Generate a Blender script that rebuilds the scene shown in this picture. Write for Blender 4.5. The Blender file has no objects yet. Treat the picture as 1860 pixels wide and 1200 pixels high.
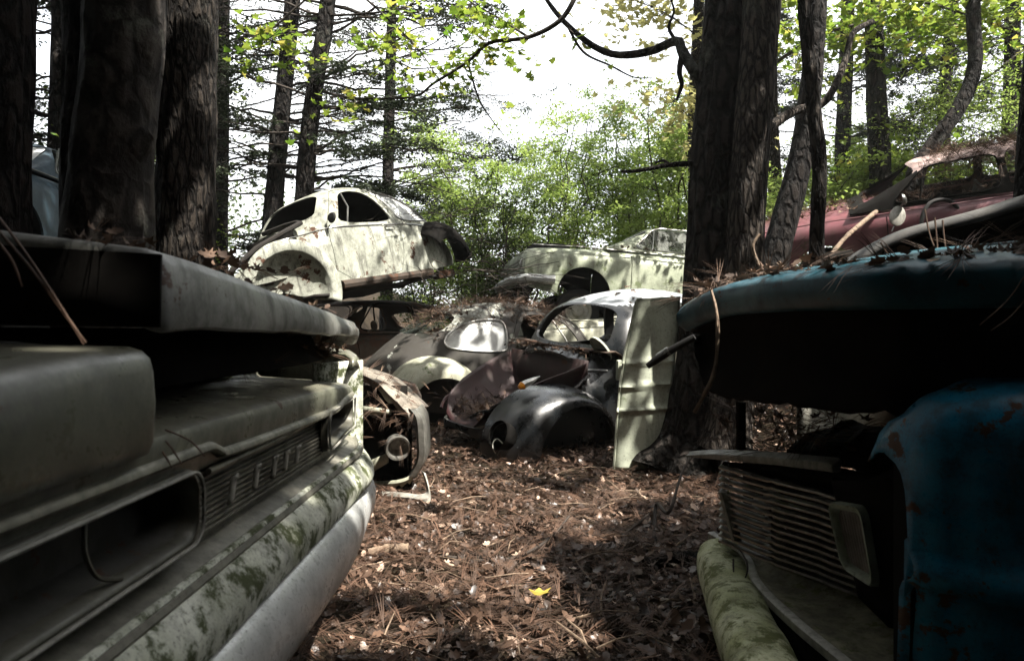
import bpy, bmesh, math, random
import numpy as np
from mathutils import Vector, Matrix, noise
random.seed(7); rng = np.random.default_rng(11)
SC = bpy.context.scene
COL = SC.collection
F = 1240.0; EYE = .95
R = math.radians
def P(px, py, Y): return Vector(((px-930)/F*Y, Y, EYE-(py-600)/F*Y))
def lerp(a, b, t): return a+(b-a)*t
def ip(x, xs, ys): return float(np.interp(x, xs, ys))
def smooth(a, b, x):
    t = min(1, max(0, (x-a)/(b-a))); return t*t*(3-2*t)

# ---------------------------------------------------------------- terrain
def ground_z(x, y):
    z = 0.0
    z += 1.45*smooth(3.0, 4.4, -x)*smooth(3.0, 5.0, y)
    z += .85*smooth(1.9, 3.2, x)*smooth(3.2, 4.6, y)+.75*smooth(3.0, 4.6, x)*smooth(5.0, 7.0, y)
    z += .9*smooth(11, 26, y)
    z += .045*noise.noise(Vector((x*.8, y*.8, 3.1)))*smooth(1.0, 2.0, y)
    z += .018*noise.noise(Vector((x*3.1, y*3.1, 7.7)))
    return z

# ---------------------------------------------------------------- objects
ROOT = {}
def prop(o, label=None, cat=None, group=None, kind=None):
    if label: o['label'] = label
    if cat: o['category'] = cat
    if group: o['group'] = group
    if kind: o['kind'] = kind
    return o
def thing(name, label, cat, M=None, group=None):
    o = bpy.data.objects.new(name, None); COL.objects.link(o)
    M = M or Matrix.Identity(4)
    if isinstance(M, Vector): M = Matrix.Translation(M)
    o.matrix_world = M; o.empty_display_size = .1
    ROOT[o] = M.copy()
    return prop(o, label, cat, group)
def link_mesh(name, me, mat, parent=None, world=False, angle=40, label=None):
    o = bpy.data.objects.new(name, me); COL.objects.link(o)
    if mat:
        for m in (mat if isinstance(mat, (list, tuple)) else [mat]):
            if len(me.materials) < (len(mat) if isinstance(mat, (list, tuple)) else 1): me.materials.append(m)
    if parent is not None:
        if world:
            me.transform(ROOT.get(parent, Matrix.Identity(4)).inverted())
        o.parent = parent
        ROOT[o] = ROOT.get(parent, Matrix.Identity(4))
    if angle:
        for p in me.polygons: p.use_smooth = True
        try: me.set_sharp_from_angle(angle=R(angle))
        except Exception: pass
    if label: o['label'] = label
    return o

class MB:
    def __init__(s): s.v = []; s.f = []
    def grid(s, rows, close_u=False, cap0=False, cap1=False):
        b = len(s.v); n = len(rows[0])
        for r in rows: s.v.extend([tuple(p) for p in r])
        m = len(rows)
        for i in range(m-1):
            for j in range(n if close_u else n-1):
                k = (j+1) % n
                s.f.append((b+i*n+j, b+i*n+k, b+(i+1)*n+k, b+(i+1)*n+j))
        if cap0: s.f.append(tuple(b+j for j in range(n))[::-1])
        if cap1: s.f.append(tuple(b+(m-1)*n+j for j in range(n)))
        return s
    def tube(s, pts, rad, seg=8, cap=True, bump=0, sx=1.0):
        pts = [Vector(p) for p in pts]; n = len(pts)
        if not hasattr(rad, '__len__'): rad = [rad]*n
        rows = []; up = Vector((0, 0, 1)); prev = None
        for i, p in enumerate(pts):
            t = (pts[min(i+1, n-1)]-pts[max(i-1, 0)])
            t = t.normalized() if t.length > 1e-9 else Vector((0, 0, 1))
            if prev is None:
                a = up.cross(t)
                if a.length < .05: a = Vector((1, 0, 0)).cross(t)
                a.normalize()
            else:
                a = prev-t*prev.dot(t); a.normalize()
            prev = a; c = t.cross(a); row = []
            for k in range(seg):
                an = 2*math.pi*k/seg; d = a*math.cos(an)*sx+c*math.sin(an)
                rr = rad[i]
                q = p+d*rr
                if bump: q = p+d*rr*(1+bump*noise.noise(q*(.35/max(rr, .02))+Vector((0, 0, 5))))
                row.append(q)
            rows.append(row)
        return s.grid(rows, close_u=True, cap0=cap, cap1=cap)
    def box(s, c, size, M=None, bev=0):
        bm = bmesh.new(); bmesh.ops.create_cube(bm, size=1)
        bmesh.ops.scale(bm, vec=size, verts=bm.verts)
        if bev: bmesh.ops.bevel(bm, geom=bm.edges[:], offset=bev, segments=2, affect='EDGES', profile=.6)
        if M is not None: bmesh.ops.transform(bm, matrix=M, verts=bm.verts)
        bmesh.ops.translate(bm, vec=c, verts=bm.verts)
        return s.add(bm)
    def add(s, bm):
        b = len(s.v); bm.verts.index_update()
        s.v.extend([tuple(v.co) for v in bm.verts]); s.f.extend([tuple(b+v.index for v in f.verts) for f in bm.faces])
        bm.free(); return s
    def lathe(s, prof, seg=28, M=None, squash=1):
        M = M or Matrix.Identity(4); rows = []
        for r, z in prof:
            rows.append([M @ Vector((r*math.cos(2*math.pi*k/seg), r*squash*math.sin(2*math.pi*k/seg), z)) for k in range(seg)])
        return s.grid(rows, close_u=True)
    def mesh(s, name='m', fix=True):
        me = bpy.data.meshes.new(name); me.from_pydata(s.v, [], s.f); me.update()
        if fix:
            bm = bmesh.new(); bm.from_mesh(me); bmesh.ops.recalc_face_normals(bm, faces=bm.faces); bm.to_mesh(me); bm.free()
        return me
    def build(s, name, mat, parent=None, world=False, angle=40, label=None, solid=0, fix=True, sub=0):
        me = s.mesh(name, fix)
        o = link_mesh(name, me, mat, parent, world, angle, label)
        if sub:
            m = o.modifiers.new('sub', 'SUBSURF'); m.levels = sub; m.render_levels = sub
        if solid:
            m = o.modifiers.new('solid', 'SOLIDIFY'); m.thickness = solid; m.offset = 0
        return o

def cr(pts, n):
    """Catmull-Rom through points -> n samples"""
    p = [Vector(q) for q in pts]; m = len(p); out = []
    for i in range(n):
        t = i/(n-1)*(m-1); k = min(int(t), m-2); u = t-k
        a, b, c, d = p[max(k-1, 0)], p[k], p[k+1], p[min(k+2, m-1)]
        out.append(.5*((2*b)+(c-a)*u+(2*a-5*b+4*c-d)*u*u+(3*b-a-3*c+d)*u**3))
    return out
def chaikin(poly, it=2):
    for _ in range(it):
        q = []
        for i in range(len(poly)):
            a = poly[i]; b = poly[(i+1) % len(poly)]
            q.append((a[0]*.78+b[0]*.22, a[1]*.78+b[1]*.22)); q.append((a[0]*.22+b[0]*.78, a[1]*.22+b[1]*.78))
        poly = q
    return poly
def shrink(poly, d):
    cx = sum(p[0] for p in poly)/len(poly); cy = sum(p[1] for p in poly)/len(poly); out = []
    n = len(poly)
    for i in range(n):
        a = Vector(poly[i-1]); b = Vector(poly[i]); c = Vector(poly[(i+1) % n])
        t = (c-a); t = t.normalized() if t.length else Vector((1, 0))
        nn = Vector((-t.y, t.x))
        if nn.dot(Vector((cx, cy))-b) < 0: nn = -nn
        out.append(tuple(b+nn*d))
    return out
def prism(poly, axis, a, b):
    def p3(q, d): return {'y': (q[0], d, q[1]), 'x': (d, q[0], q[1]), 'z': (q[0], q[1], d)}[axis]
    mb = MB(); mb.grid([[p3(q, a) for q in poly], [p3(q, b) for q in poly]], close_u=True, cap0=True, cap1=True)
    return mb.mesh('cut')
def circle(cx, cy, r, n=36): return [(cx+r*math.cos(2*math.pi*i/n), cy+r*math.sin(2*math.pi*i/n)) for i in range(n)]
def booleaned(me, ops, solid=0, mats=None):
    o = bpy.data.objects.new('tmp', me); COL.objects.link(o); tmp = [o]
    for m_ in (mats or []): me.materials.append(m_)
    if solid:
        m = o.modifiers.new('s', 'SOLIDIFY'); m.thickness = solid; m.offset = -1; m.use_even_offset = False
        if mats and len(mats) > 1: m.material_offset = 1; m.material_offset_rim = 0
    for op, c in ops:
        co = bpy.data.objects.new('cut', c); COL.objects.link(co); co.hide_render = True; tmp.append(co)
        m = o.modifiers.new('b', 'BOOLEAN'); m.operation = op; m.object = co; m.solver = 'EXACT'
        m.use_self = False
    dg = bpy.context.evaluated_depsgraph_get(); dg.update()
    out = bpy.data.meshes.new_from_object(o.evaluated_get(dg))
    for t in tmp: bpy.data.objects.remove(t)
    return out

def np_mesh(name, V, Fc, k, tint=None, smooth_=False):
    """V (n,3) verts, Fc (m,k) faces all with k corners"""
    me = bpy.data.meshes.new(name)
    me.vertices.add(len(V)); me.vertices.foreach_set('co', np.ascontiguousarray(V, dtype=np.float32).ravel())
    m = len(Fc)
    me.loops.add(m*k); me.loops.foreach_set('vertex_index', np.ascontiguousarray(Fc, dtype=np.int32).ravel())
    me.polygons.add(m); me.polygons.foreach_set('loop_start', np.arange(0, m*k, k, dtype=np.int32))
    me.update(calc_edges=True)
    if tint is not None:
        ca = me.color_attributes.new('tint', 'FLOAT_COLOR', 'POINT')
        c = np.ones((len(V), 4), np.float32); c[:, 0] = tint; c[:, 1] = tint; c[:, 2] = tint
        ca.data.foreach_set('color', c.ravel())
    return me
def rand_rot(n, tilt=None):
    """random 3x3 frames; tilt=None fully random, else normals within tilt (std) of +Z"""
    if tilt is None:
        nz = rng.normal(size=(n, 3))
    else:
        nz = np.stack([rng.normal(0, tilt, n), rng.normal(0, tilt, n), np.ones(n)], 1)
    nz /= np.linalg.norm(nz, axis=1)[:, None]
    a = rng.normal(size=(n, 3)); a -= nz*(a*nz).sum(1)[:, None]; a /= np.linalg.norm(a, axis=1)[:, None]
    b = np.cross(nz, a)
    return np.stack([a, b, nz], 2)
def scatter(tv, tf, pos, rot, size):
    n = len(pos); tv = np.asarray(tv, float); tf = np.asarray(tf)
    V = np.einsum('nij,kj->nki', rot, tv)*np.asarray(size).reshape(n, 1, 1)+pos[:, None, :]
    Fc = tf[None]+(np.arange(n)*len(tv))[:, None, None]
    return V.reshape(-1, 3), Fc.reshape(-1, tf.shape[1])
# leaf templates (triangles)
def leaf_template(kind, curl=.25):
    if kind == 'small':
        v = [(0, 0, 0), (.28, .45, .05), (0, 1, -.08), (-.28, .45, .05)]; return np.array(v), np.array([(0, 1, 2), (0, 2, 3)])
    if kind == 'maple':
        pr = [(0, -.05), (.28, .02), (.55, .0), (.36, .28), (.6, .5), (.27, .52), (0, 1.0), (-.27, .52), (-.6, .5), (-.36, .28), (-.55, 0), (-.28, .02)]
    else:  # dry oak / gum leaf
        pr = [(0, -.1), (.16, .06), (.30, .12), (.2, .32), (.38, .48), (.22, .62), (.2, .84), (0, 1.0), (-.2, .84), (-.22, .62), (-.38, .48), (-.2, .32), (-.30, .12), (-.16, .06)]
    v = [(0, .4, .03)]; 
    for x, y in pr: v.append((x, y, curl*((x/.5)**2*.5+((y-.4)/.6)**2*.35)+.05*math.sin(7*x+5*y)*(1 if curl else 0)))
    m = len(pr)
    return np.array(v), np.array([(0, 1+i, 1+(i+1) % m) for i in range(m)])
# ---------------------------------------------------------------- materials
class NT:
    def __init__(s, name):
        s.m = bpy.data.materials.new(name); s.m.use_nodes = True; s.t = s.m.node_tree
        s.b = s.t.nodes['Principled BSDF']; s.out = s.t.nodes['Material Output']
        s._co = None
    def n(s, typ, **kw):
        o = s.t.nodes.new(typ)
        for k, v in kw.items():
            if isinstance(k, str) and hasattr(o, k): setattr(o, k, v)
        return o
    def l(s, a, b): s.t.links.new(a, b)
    def co(s, scale=(1, 1, 1), rot=(0, 0, 0)):
        if s._co is None: s._co = s.n('ShaderNodeTexCoord')
        mp = s.n('ShaderNodeMapping'); mp.inputs['Scale'].default_value = scale; mp.inputs['Rotation'].default_value = rot
        s.l(s._co.outputs['Object'], mp.inputs['Vector']); return mp.outputs['Vector']
    def noise(s, scale, detail=6, rough=.6, vec=None, dist=0):
        o = s.n('ShaderNodeTexNoise'); o.inputs['Scale'].default_value = scale; o.inputs['Detail'].default_value = detail
        o.inputs['Roughness'].default_value = rough; o.inputs['Distortion'].default_value = dist
        s.l(vec if vec is not None else s.co(), o.inputs['Vector']); return o.outputs['Fac']
    def vor(s, scale, vec=None, feature='F1'):
        o = s.n('ShaderNodeTexVoronoi'); o.feature = feature; o.inputs['Scale'].default_value = scale
        s.l(vec if vec is not None else s.co(), o.inputs['Vector']); return o.outputs['Distance']
    def ramp(s, fac, a, b, lo=0., hi=1.):
        o = s.n('ShaderNodeMapRange'); o.inputs['From Min'].default_value = a; o.inputs['From Max'].default_value = b
        o.inputs['To Min'].default_value = lo; o.inputs['To Max'].default_value = hi; o.interpolation_type = 'SMOOTHSTEP'
        s.l(fac, o.inputs['Value']); return o.outputs['Result']
    def mix(s, fac, a, b, blend='MIX'):
        o = s.n('ShaderNodeMix', data_type='RGBA', blend_type=blend)
        if hasattr(fac, 'links'): s.l(fac, o.inputs[0])
        else: o.inputs[0].default_value = fac
        for v, i in ((a, 6), (b, 7)):
            if hasattr(v, 'links'): s.l(v, o.inputs[i])
            else: o.inputs[i].default_value = (*v[:3], 1)
        return o.outputs[2]
    def math(s, op, a, b=0.):
        o = s.n('ShaderNodeMath', operation=op)
        for v, i in ((a, 0), (b, 1)):
            if hasattr(v, 'links'): s.l(v, o.inputs[i])
            else: o.inputs[i].default_value = v
        return o.outputs[0]
    def bump(s, h, strength=.3, dist=.01):
        o = s.n('ShaderNodeBump'); o.inputs['Strength'].default_value = strength; o.inputs['Distance'].default_value = dist
        s.l(h, o.inputs['Height']); s.l(o.outputs['Normal'], s.b.inputs['Normal'])
    def fin(s, col, rough=.5, metal=0., spec=.5):
        for v, k in ((col, 'Base Color'), (rough, 'Roughness'), (metal, 'Metallic'), (spec, 'Specular IOR Level')):
            if hasattr(v, 'links'): s.l(v, s.b.inputs[k])
            elif isinstance(v, tuple): s.b.inputs[k].default_value = (*v[:3], 1)
            else: s.b.inputs[k].default_value = v
        return s.m
RUST = (.042, .019, .011); RUST2 = (.085, .040, .021)
def paint(name, base, base2=None, rust=.45, dirt=.5, dirtcol=(.035, .033, .025), moss=0., mosscol=(.09, .12, .025), rough=.45, metal=0., sc=1., streak=.5, speck=.5, patch=None, patch_at=.5, spec=.5, dust=0.):
    """weathered paint: blotchy fade, vertical streaks, specks, rust patches, lichen"""
    k = NT(name); base2 = base2 or tuple(c*.6 for c in base)
    c = k.mix(k.ramp(k.noise(2.2*sc, 8, .62), .35, .68), base, base2)
    if patch:   # paint lost in big hard edged areas
        pf = k.noise(2.0*sc, 12, .62, dist=.6)
        c = k.mix(k.ramp(pf, patch_at-.012, patch_at+.012), patch, c)
    st = k.noise(9*sc, 6, .65, k.co((1, 1, .16)))
    c = k.mix(k.math('MULTIPLY', k.ramp(st, .48, .75), streak), c, dirtcol)
    d1 = k.noise(5*sc, 12, .7)
    c = k.mix(k.math('MULTIPLY', k.ramp(d1, .42, .72), dirt), c, dirtcol)
    fine = k.noise(55*sc, 5, .7)
    c = k.mix(k.math('MULTIPLY', k.ramp(fine, .52, .74), speck), c, dirtcol)
    if moss:
        mf = k.noise(6*sc, 12, .72)
        c = k.mix(k.ramp(mf, .66-moss*.35, .74-moss*.3), c, k.mix(k.noise(40*sc, 4), mosscol, tuple(x*.45 for x in mosscol)))
    rf = k.noise(3.3*sc, 14, .68, k.co((1.1, .9, 1)))
    rm = k.ramp(rf, .745-rust*.36, .765-rust*.34)
    c = k.mix(rm, c, k.mix(k.noise(30*sc, 6), RUST, RUST2))
    if dust:
        g = k.n('ShaderNodeNewGeometry'); sp = k.n('ShaderNodeSeparateXYZ'); k.l(g.outputs['Normal'], sp.inputs[0])
        df = k.math('MULTIPLY', k.ramp(sp.outputs['Z'], .5, .95), k.ramp(k.noise(8*sc, 8, .7), .3, .6, .3, dust))
        c = k.mix(df, c, (.075, .06, .045))
    ro = k.math('ADD', k.ramp(d1, .3, .7, rough-.08, rough+.22), k.math('MULTIPLY', rm, .3))
    k.bump(k.math('ADD', k.math('MULTIPLY', rf, .6), k.math('MULTIPLY', fine, .25)), .22, .006)
    return k.fin(c, ro, k.math('MULTIPLY', k.math('SUBTRACT', 1., rm), metal) if metal else 0., spec)
def plain(name, col, rough=.6, metal=0., var=.5, sc=12, spec=.5, bump=.15):
    k = NT(name); f = k.noise(sc, 8, .65)
    c = k.mix(k.ramp(f, .3, .7), col, tuple(x*(1-var) for x in col))
    k.bump(f, bump, .006); return k.fin(c, rough, metal, spec)
def bark(name, col, col2, sx=16, sz=3.0, strength=.9, lichen=.2):
    k = NT(name); v = k.co((sx, sx, sz))
    vd = k.n('ShaderNodeVectorMath', operation='ADD'); wn = k.n('ShaderNodeTexNoise'); wn.inputs['Scale'].default_value = 1.3; wn.inputs['Detail'].default_value = 5; k.l(v, wn.inputs['Vector'])
    k.l(v, vd.inputs[0]); k.l(wn.outputs['Color'], vd.inputs[1]); vv = vd.outputs[0]
    n1 = k.noise(2.2, 10, .7, v, .4); e1 = k.vor(.8, vv, 'DISTANCE_TO_EDGE')
    h = k.math('ADD', k.ramp(e1, 0., .28), k.math('MULTIPLY', n1, .8))
    c = k.mix(k.ramp(h, .3, 1.45), col2, col)
    c = k.mix(k.math('MULTIPLY', k.ramp(k.noise(3, 9, .7), .55, .7), lichen), c, (.17, .18, .15))
    k.bump(h, strength, .05); return k.fin(c, .9, 0., .2)
def leafmat(name, ca, cb, trans=.5, cc=None, rough=.6):
    k = NT(name); at = k.n('ShaderNodeAttribute', attribute_name='tint')
    f = at.outputs['Fac']
    c = k.mix(f, ca, cb)
    if cc: c = k.mix(k.ramp(f, .8, .95), c, cc)
    k.fin(c, rough, 0., .35)
    tr = k.n('ShaderNodeBsdfTranslucent'); k.l(k.mix(.35, c, (c and (1, 1, 1)), 'MULTIPLY') if False else c, tr.inputs['Color'])
    mx = k.n('ShaderNodeMixShader'); mx.inputs[0].default_value = trans
    k.l(k.b.outputs[0], mx.inputs[1]); k.l(tr.outputs[0], mx.inputs[2]); k.l(mx.outputs[0], k.out.inputs['Surface'])
    return k.m
def dirtyglass(name, amount=.6, col=(.75, .8, .78), tr=.62):
    k = NT(name); f = k.ramp(k.noise(5, 10, .7, k.co((1, 1, .45))), .25, .75, amount-.28, amount+.22)
    k.fin((*[c*(.75 if tr > .5 else .95) for c in col],), .35, 0., .5)
    tl = k.n('ShaderNodeBsdfTranslucent'); tl.inputs[0].default_value = (*col, 1)
    tp = k.n('ShaderNodeBsdfTransparent'); tp.inputs[0].default_value = (.9, .95, .93, 1)
    m1 = k.n('ShaderNodeMixShader'); m1.inputs[0].default_value = tr
    k.l(k.b.outputs[0], m1.inputs[1]); k.l(tl.outputs[0], m1.inputs[2])
    m2 = k.n('ShaderNodeMixShader'); k.l(f, m2.inputs[0]); k.l(tp.outputs[0], m2.inputs[1]); k.l(m1.outputs[0], m2.inputs[2])
    k.l(m2.outputs[0], k.out.inputs['Surface']); return k.m
M = {}
M['white'] = paint('chalky white paint', (.39, .40, .34), (.24, .25, .205), rust=.42, dirt=.75, streak=.95, speck=.95, rough=.65, sc=1.6)
M['dark_in'] = plain('shade black interior', (.005, .0048, .0045), .9, var=.5)  # near black inner faces, interior shade put into the colour
M['under'] = plain('rusty underside', (.015, .011, .008), .9, var=.6)
M['twotone'] = paint('peeling two tone paint', (.42, .43, .37), (.33, .34, .30), rust=.22, dirt=.5, streak=.6, speck=.6, patch=(.030, .026, .022), patch_at=.585, rough=.62)
M['cream_fender'] = paint('cream fender paint', (.40, .40, .31), (.27, .27, .2), rust=.25, dirt=.55, moss=.25, rough=.6)
M['darkcar'] = paint('faded black paint', (.011, .013, .015), (.007, .008, .009), rust=.16, dirt=.3, dirtcol=(.02, .015, .011), streak=.25, speck=.3, rough=.24, spec=.7)
M['sunlit_roof'] = paint('sunlit grey roof paint', (.44, .46, .48), (.28, .30, .32), rust=.14, dirt=.35, streak=.1, speck=.3, rough=.3, spec=.6)  # pale grey puts sunlight on the dark roof into the colour
M['maroon'] = paint('maroon primer', (.032, .006, .008), (.016, .005, .006), rust=.4, dirt=.45, rough=.55)
M['greycar'] = paint('mossy grey green paint', (.34, .37, .27), (.22, .25, .17), rust=.22, dirt=.45, moss=.35, mosscol=(.13, .16, .07), streak=.7, rough=.55)
M['panel'] = paint('pale green door panel', (.46, .49, .39), (.30, .33, .25), rust=.26, dirt=.6, moss=.2, mosscol=(.2, .24, .13), streak=.55, speck=.6, rough=.6)
M['pink'] = paint('dull pink paint', (.17, .055, .066), (.10, .034, .04), rust=.3, dirt=.3, streak=.2, speck=.3, rough=.42)
M['pinkroof'] = paint('faded pink roof', (.52, .40, .37), (.40, .27, .25), rust=.25, dirt=.4, rough=.55)
M['bluecar'] = paint('faded steel blue paint', (.022, .045, .065), (.013, .026, .036), rust=.2, dirt=.35, rough=.4)
M['olive'] = paint('greenish grey car paint', (.17, .175, .13), (.085, .09, .065), rust=.36, dirt=.7, streak=.7, speck=.8, rough=.30, sc=3, spec=.8, dust=.35)
M['hoodgrey'] = paint('streaked grey hood paint', (.24, .24, .22), (.10, .10, .09), rust=.40, dirt=.75, streak=1., speck=.7, rough=.38, sc=2.6, spec=.7)
M['lichen'] = paint('lichen covered valance', (.70, .71, .62), (.40, .42, .31), rust=.12, dirt=.6, moss=.56, mosscol=(.075, .09, .03), streak=.3, speck=.95, rough=.75, sc=3)
M['bumper'] = paint('pitted pale bumper', (.62, .63, .62), (.46, .47, .46), rust=.16, dirt=.4, streak=.12, speck=.9, rough=.28, sc=3, metal=.12, spec=.8)
M['trimdk'] = paint('dull dark trim', (.12, .115, .09), (.06, .058, .045), rust=.2, dirt=.6, rough=.4, sc=5, metal=.2)
M['trim'] = paint('tarnished trim', (.28, .27, .21), (.16, .155, .12), rust=.2, dirt=.5, rough=.45, sc=5, metal=.3)
M['rib'] = paint('ribbed grille metal', (.22, .21, .17), (.11, .105, .085), rust=.12, dirt=.45, speck=.6, rough=.45, sc=4, metal=.2)
M['teal'] = paint('rust speckled teal paint', (.011, .205, .36), (.007, .10, .18), rust=.52, dirt=.8, dirtcol=(.008, .02, .026), streak=.3, speck=1., rough=.30, sc=3.4, spec=.4)
M['tealdk'] = paint('dark teal hood paint', (.012, .09, .125), (.01, .05, .07), rust=.42, dirt=.6, dirtcol=(.012, .018, .02), streak=.1, speck=.6, rough=.4, sc=2.4, spec=.5)
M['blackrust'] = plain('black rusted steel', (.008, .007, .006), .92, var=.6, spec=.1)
M['grillebar'] = plain('dull grille bars', (.30, .29, .26), .32, .6, var=.5, sc=30)
M['header'] = paint('weathered chrome header', (.34, .33, .29), (.24, .23, .2), rust=.12, dirt=.5, rough=.5, sc=5)
M['mossbump'] = paint('mossy yellow green bumper', (.56, .57, .38), (.36, .38, .19), rust=.06, dirt=.6, moss=.5, mosscol=(.15, .165, .05), streak=.25, speck=.8, rough=.75, sc=3)
M['shelf'] = paint('dirty valance', (.22, .205, .135), (.11, .10, .07), rust=.25, dirt=.7, moss=.4, mosscol=(.1, .11, .03), rough=.8, sc=4)
M['chrome'] = plain('old chrome', (.42, .42, .40), .28, .85, var=.5, sc=25)
M['rubber'] = plain('perished rubber', (.015, .014, .013), .85, var=.4)
M['hub'] = paint('rusty white wheel', (.40, .39, .34), (.26, .25, .2), rust=.35, dirt=.5, rough=.55)
M['rustpan'] = paint('rusted sheet', (.055, .034, .022), (.03, .02, .014), rust=.6, dirt=.5, rough=.8)
M['amber'] = plain('amber lens', (.75, .30, .03), .3, 0, var=.3)
M['lens'] = plain('dirty glass lens', (.35, .34, .3), .2, .1, var=.5)
M['seat'] = plain('cracked seat vinyl', (.08, .075, .055), .6, var=.4)
M['glass'] = dirtyglass('grimy window glass', .45, (.5, .54, .46))
M['glassb'] = dirtyglass('milky window glass', .88, (.93, .95, .94), .3)
M['glassd'] = dirtyglass('dark window glass', .35, (.16, .2, .17))
M['bark_dark'] = bark('dark ridged bark', (.026, .021, .018), (.005, .004, .004), 16, 7, 1.)
M['bark_grey'] = bark('grey scaly bark', (.052, .042, .034), (.009, .007, .006), 34, 9, 1., .3)
M['bark_pine'] = bark('pine plate bark', (.034, .028, .024), (.006, .005, .004), 15, 6.5, .9, .4)
M['bark_smooth'] = bark('smooth beech bark', (.042, .036, .031), (.012, .010, .009), 7, 5, .4, .4)
M['twig'] = plain('dark twig', (.045, .034, .026), .9, var=.5)
M['stick'] = plain('bleached stick', (.24, .17, .115), .85, var=.6, sc=30, bump=.4)
M['leaf_green'] = leafmat('fresh green leaf', (.13, .21, .04), (.34, .42, .11), .65)
M['bark_scale'] = bark('light scaly bark', (.10, .082, .068), (.018, .014, .012), 34, 9, 1., .3)
M['leaf_maple'] = leafmat('yellow green maple leaf', (.10, .19, .02), (.27, .32, .05), .6, (.42, .38, .08))
M['leaf_pale'] = leafmat('pale yellow leaf', (.35, .34, .12), (.5, .46, .2), .6)
M['needle_dark'] = leafmat('dark hemlock needle', (.022, .032, .018), (.05, .065, .035), .3)
M['leaf_dark'] = leafmat('dark leaf', (.03, .05, .012), (.07, .10, .02), .45)
M['leaf_dry'] = leafmat('dry brown leaf', (.026, .018, .014), (.19, .115, .078), .12, (.46, .33, .25), .38)
M['needle_dry'] = leafmat('dry pine needle', (.045, .028, .019), (.14, .076, .048), .1, None, .7)
def groundmat():
    k = NT('leaf mould soil'); n1 = k.noise(14, 12, .75); n2 = k.noise(2, 6)
    c = k.mix(k.ramp(n1, .35, .7), (.014, .011, .007), (.045, .034, .022)); c = k.mix(k.ramp(n2, .3, .7, 0, .5), c, (.03, .02, .013))
    k.bump(n1, .8, .05); return k.fin(c, .95, 0, .1)
M['soil'] = groundmat()
# ---------------------------------------------------------------- left foreground car (front faces +X)
def sweep(Ys, prof, close=False, cap=False, round_ends=0.0):
    rows = [[Vector((x, y, z)) for x, z in prof(y)] for y in Ys]
    mb = MB(); return mb.grid(rows, close_u=close, cap0=cap, cap1=cap)
def arange(a, b, n): return [a+(b-a)*i/(n-1) for i in range(n)]
def bk(y): return -.10*smooth(1.95, 2.45, y)          # far corner curves back
LC = thing('wrecked_car', 'greenish grey car wreck at left, hood ajar over a ribbed panel of worn letters', 'car', Vector((-1.6, 1.4, 0)))
def zt(y): return ip(y, [.886, 1.05, 1.3, 1.69, 2.0, 2.17], [1.061, 1.052, 1.034, 1.006, .982, .955])
def zb(y): return ip(y, [.886, 1.4, 2.0, 2.17], [.950, .946, .932, .900])
def hood_prof(y):
    e = min(1, max(0, (y-.886)/.02)); e2 = min(1, max(0, (2.17-y)/.05)); r = (1-e)**2*.012+(1-e2)**2*.02
    x = -.45+bk(y)*.7-r-.02*smooth(2.0, 2.17, y)+.006*noise.noise(Vector((y*4.1, 1, 2))); a = zt(y)-r+.004*noise.noise(Vector((y*6, 4, 2))); b = zb(y)+r*.6+.007*noise.noise(Vector((y*7.3, 8, 2)))
    t = .02
    return [(x-.03, b+.012), (x-.012, b), (x-.002, b+.004), (x+.001, b+.016), (x-.001, (a+b)/2), (x-.006, a-.022), (x-.014, a-.007), (x-.034, a), (x-.4, a+.045), (x-.9, a+.065), (x-1.5, a+.055),
            (x-1.5, a+.055-t), (x-.9, a+.065-t), (x-.3, a+.03-t), (x-.05, a-t-.005), (x-.026, a-.04)]
sweep([.886, .89, .896, .906]+arange(.92, 2.08, 40)+[2.11, 2.13, 2.15, 2.16, 2.168, 2.17], hood_prof, close=True, cap=True).build('hood', M['hoodgrey'], LC, True, 50)
hs = MB()   # folded side flange of the hood facing the camera, blackened as its unlit side
hs.grid([[(-.456-.9*t, .884+.004*k, zb(.886)+.004+.012*t if k == 0 else zt(.886)-.012+.05*t) for k in (0, 1)] for t in arange(0, 1, 12)])
hs.build('hood_flange', M['blackrust'], LC, True, solid=.006)
ib = MB()   # dark inner frame under the hood
ib.grid([[(-.56+bk(y), y, .86), (-.60+bk(y), y, .93), (-.8+bk(y), y, .95)] for y in arange(.95, 2.1, 6)]); ib.build('hood_brace', M['blackrust'], LC, True, solid=.01)
# near fender
def fz(y): return ip(y, [.30, .6, .75, .865], [.875, .912, .925, .931])
def fprof(y):
    r = 0
    if y > .845: r = .016*(1-math.sqrt(max(0, 1-((y-.845)/.02)**2)))
    x = -.447-r+.005*noise.noise(Vector((y*5, 3, 9))); a = fz(y)-r+.003*noise.noise(Vector((y*7, 5, 9))); b = .790+r
    return [(x-.022, b), (x-.006, b+.006), (x, b+.02), (x+.002, b+.07), (x-.001, a-.03), (x-.005, a-.014), (x-.014, a-.005), (x-.03, a), (x-.2, a+.004), (x-.6, a+.012), (x-1.3, a+.02), (x-1.3, b)]
sweep(arange(.28, .845, 24)+[.850, .855, .859, .862, .8642, .865], fprof, close=True, cap=True).build('fender', M['olive'], LC, True, 60)
# header panel: ledge, brow
YS = arange(.36, 2.28, 60)
def ledge(y):
    d = bk(y); s = smooth(1.1, 1.3, y)
    ze = ip(y, [.4, 1.1, 1.8, 2.25], [.815, .8125, .803, .775])
    return [(-1.0+d, .872), (-.80+d, .872), (-.785+d, .865), (-.775+d, ze+.03), (-.765+d, ze+.022), (-.52+d, ze+.006), (-.485+d, ze), (-.475+d, ze-.006), (-.470+d, ze-.018), (-.474+d, ze-.05), (-.482+d, .735)]
sweep(YS, ledge).build('header_panel', M['olive'], LC, True, 30)
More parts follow.
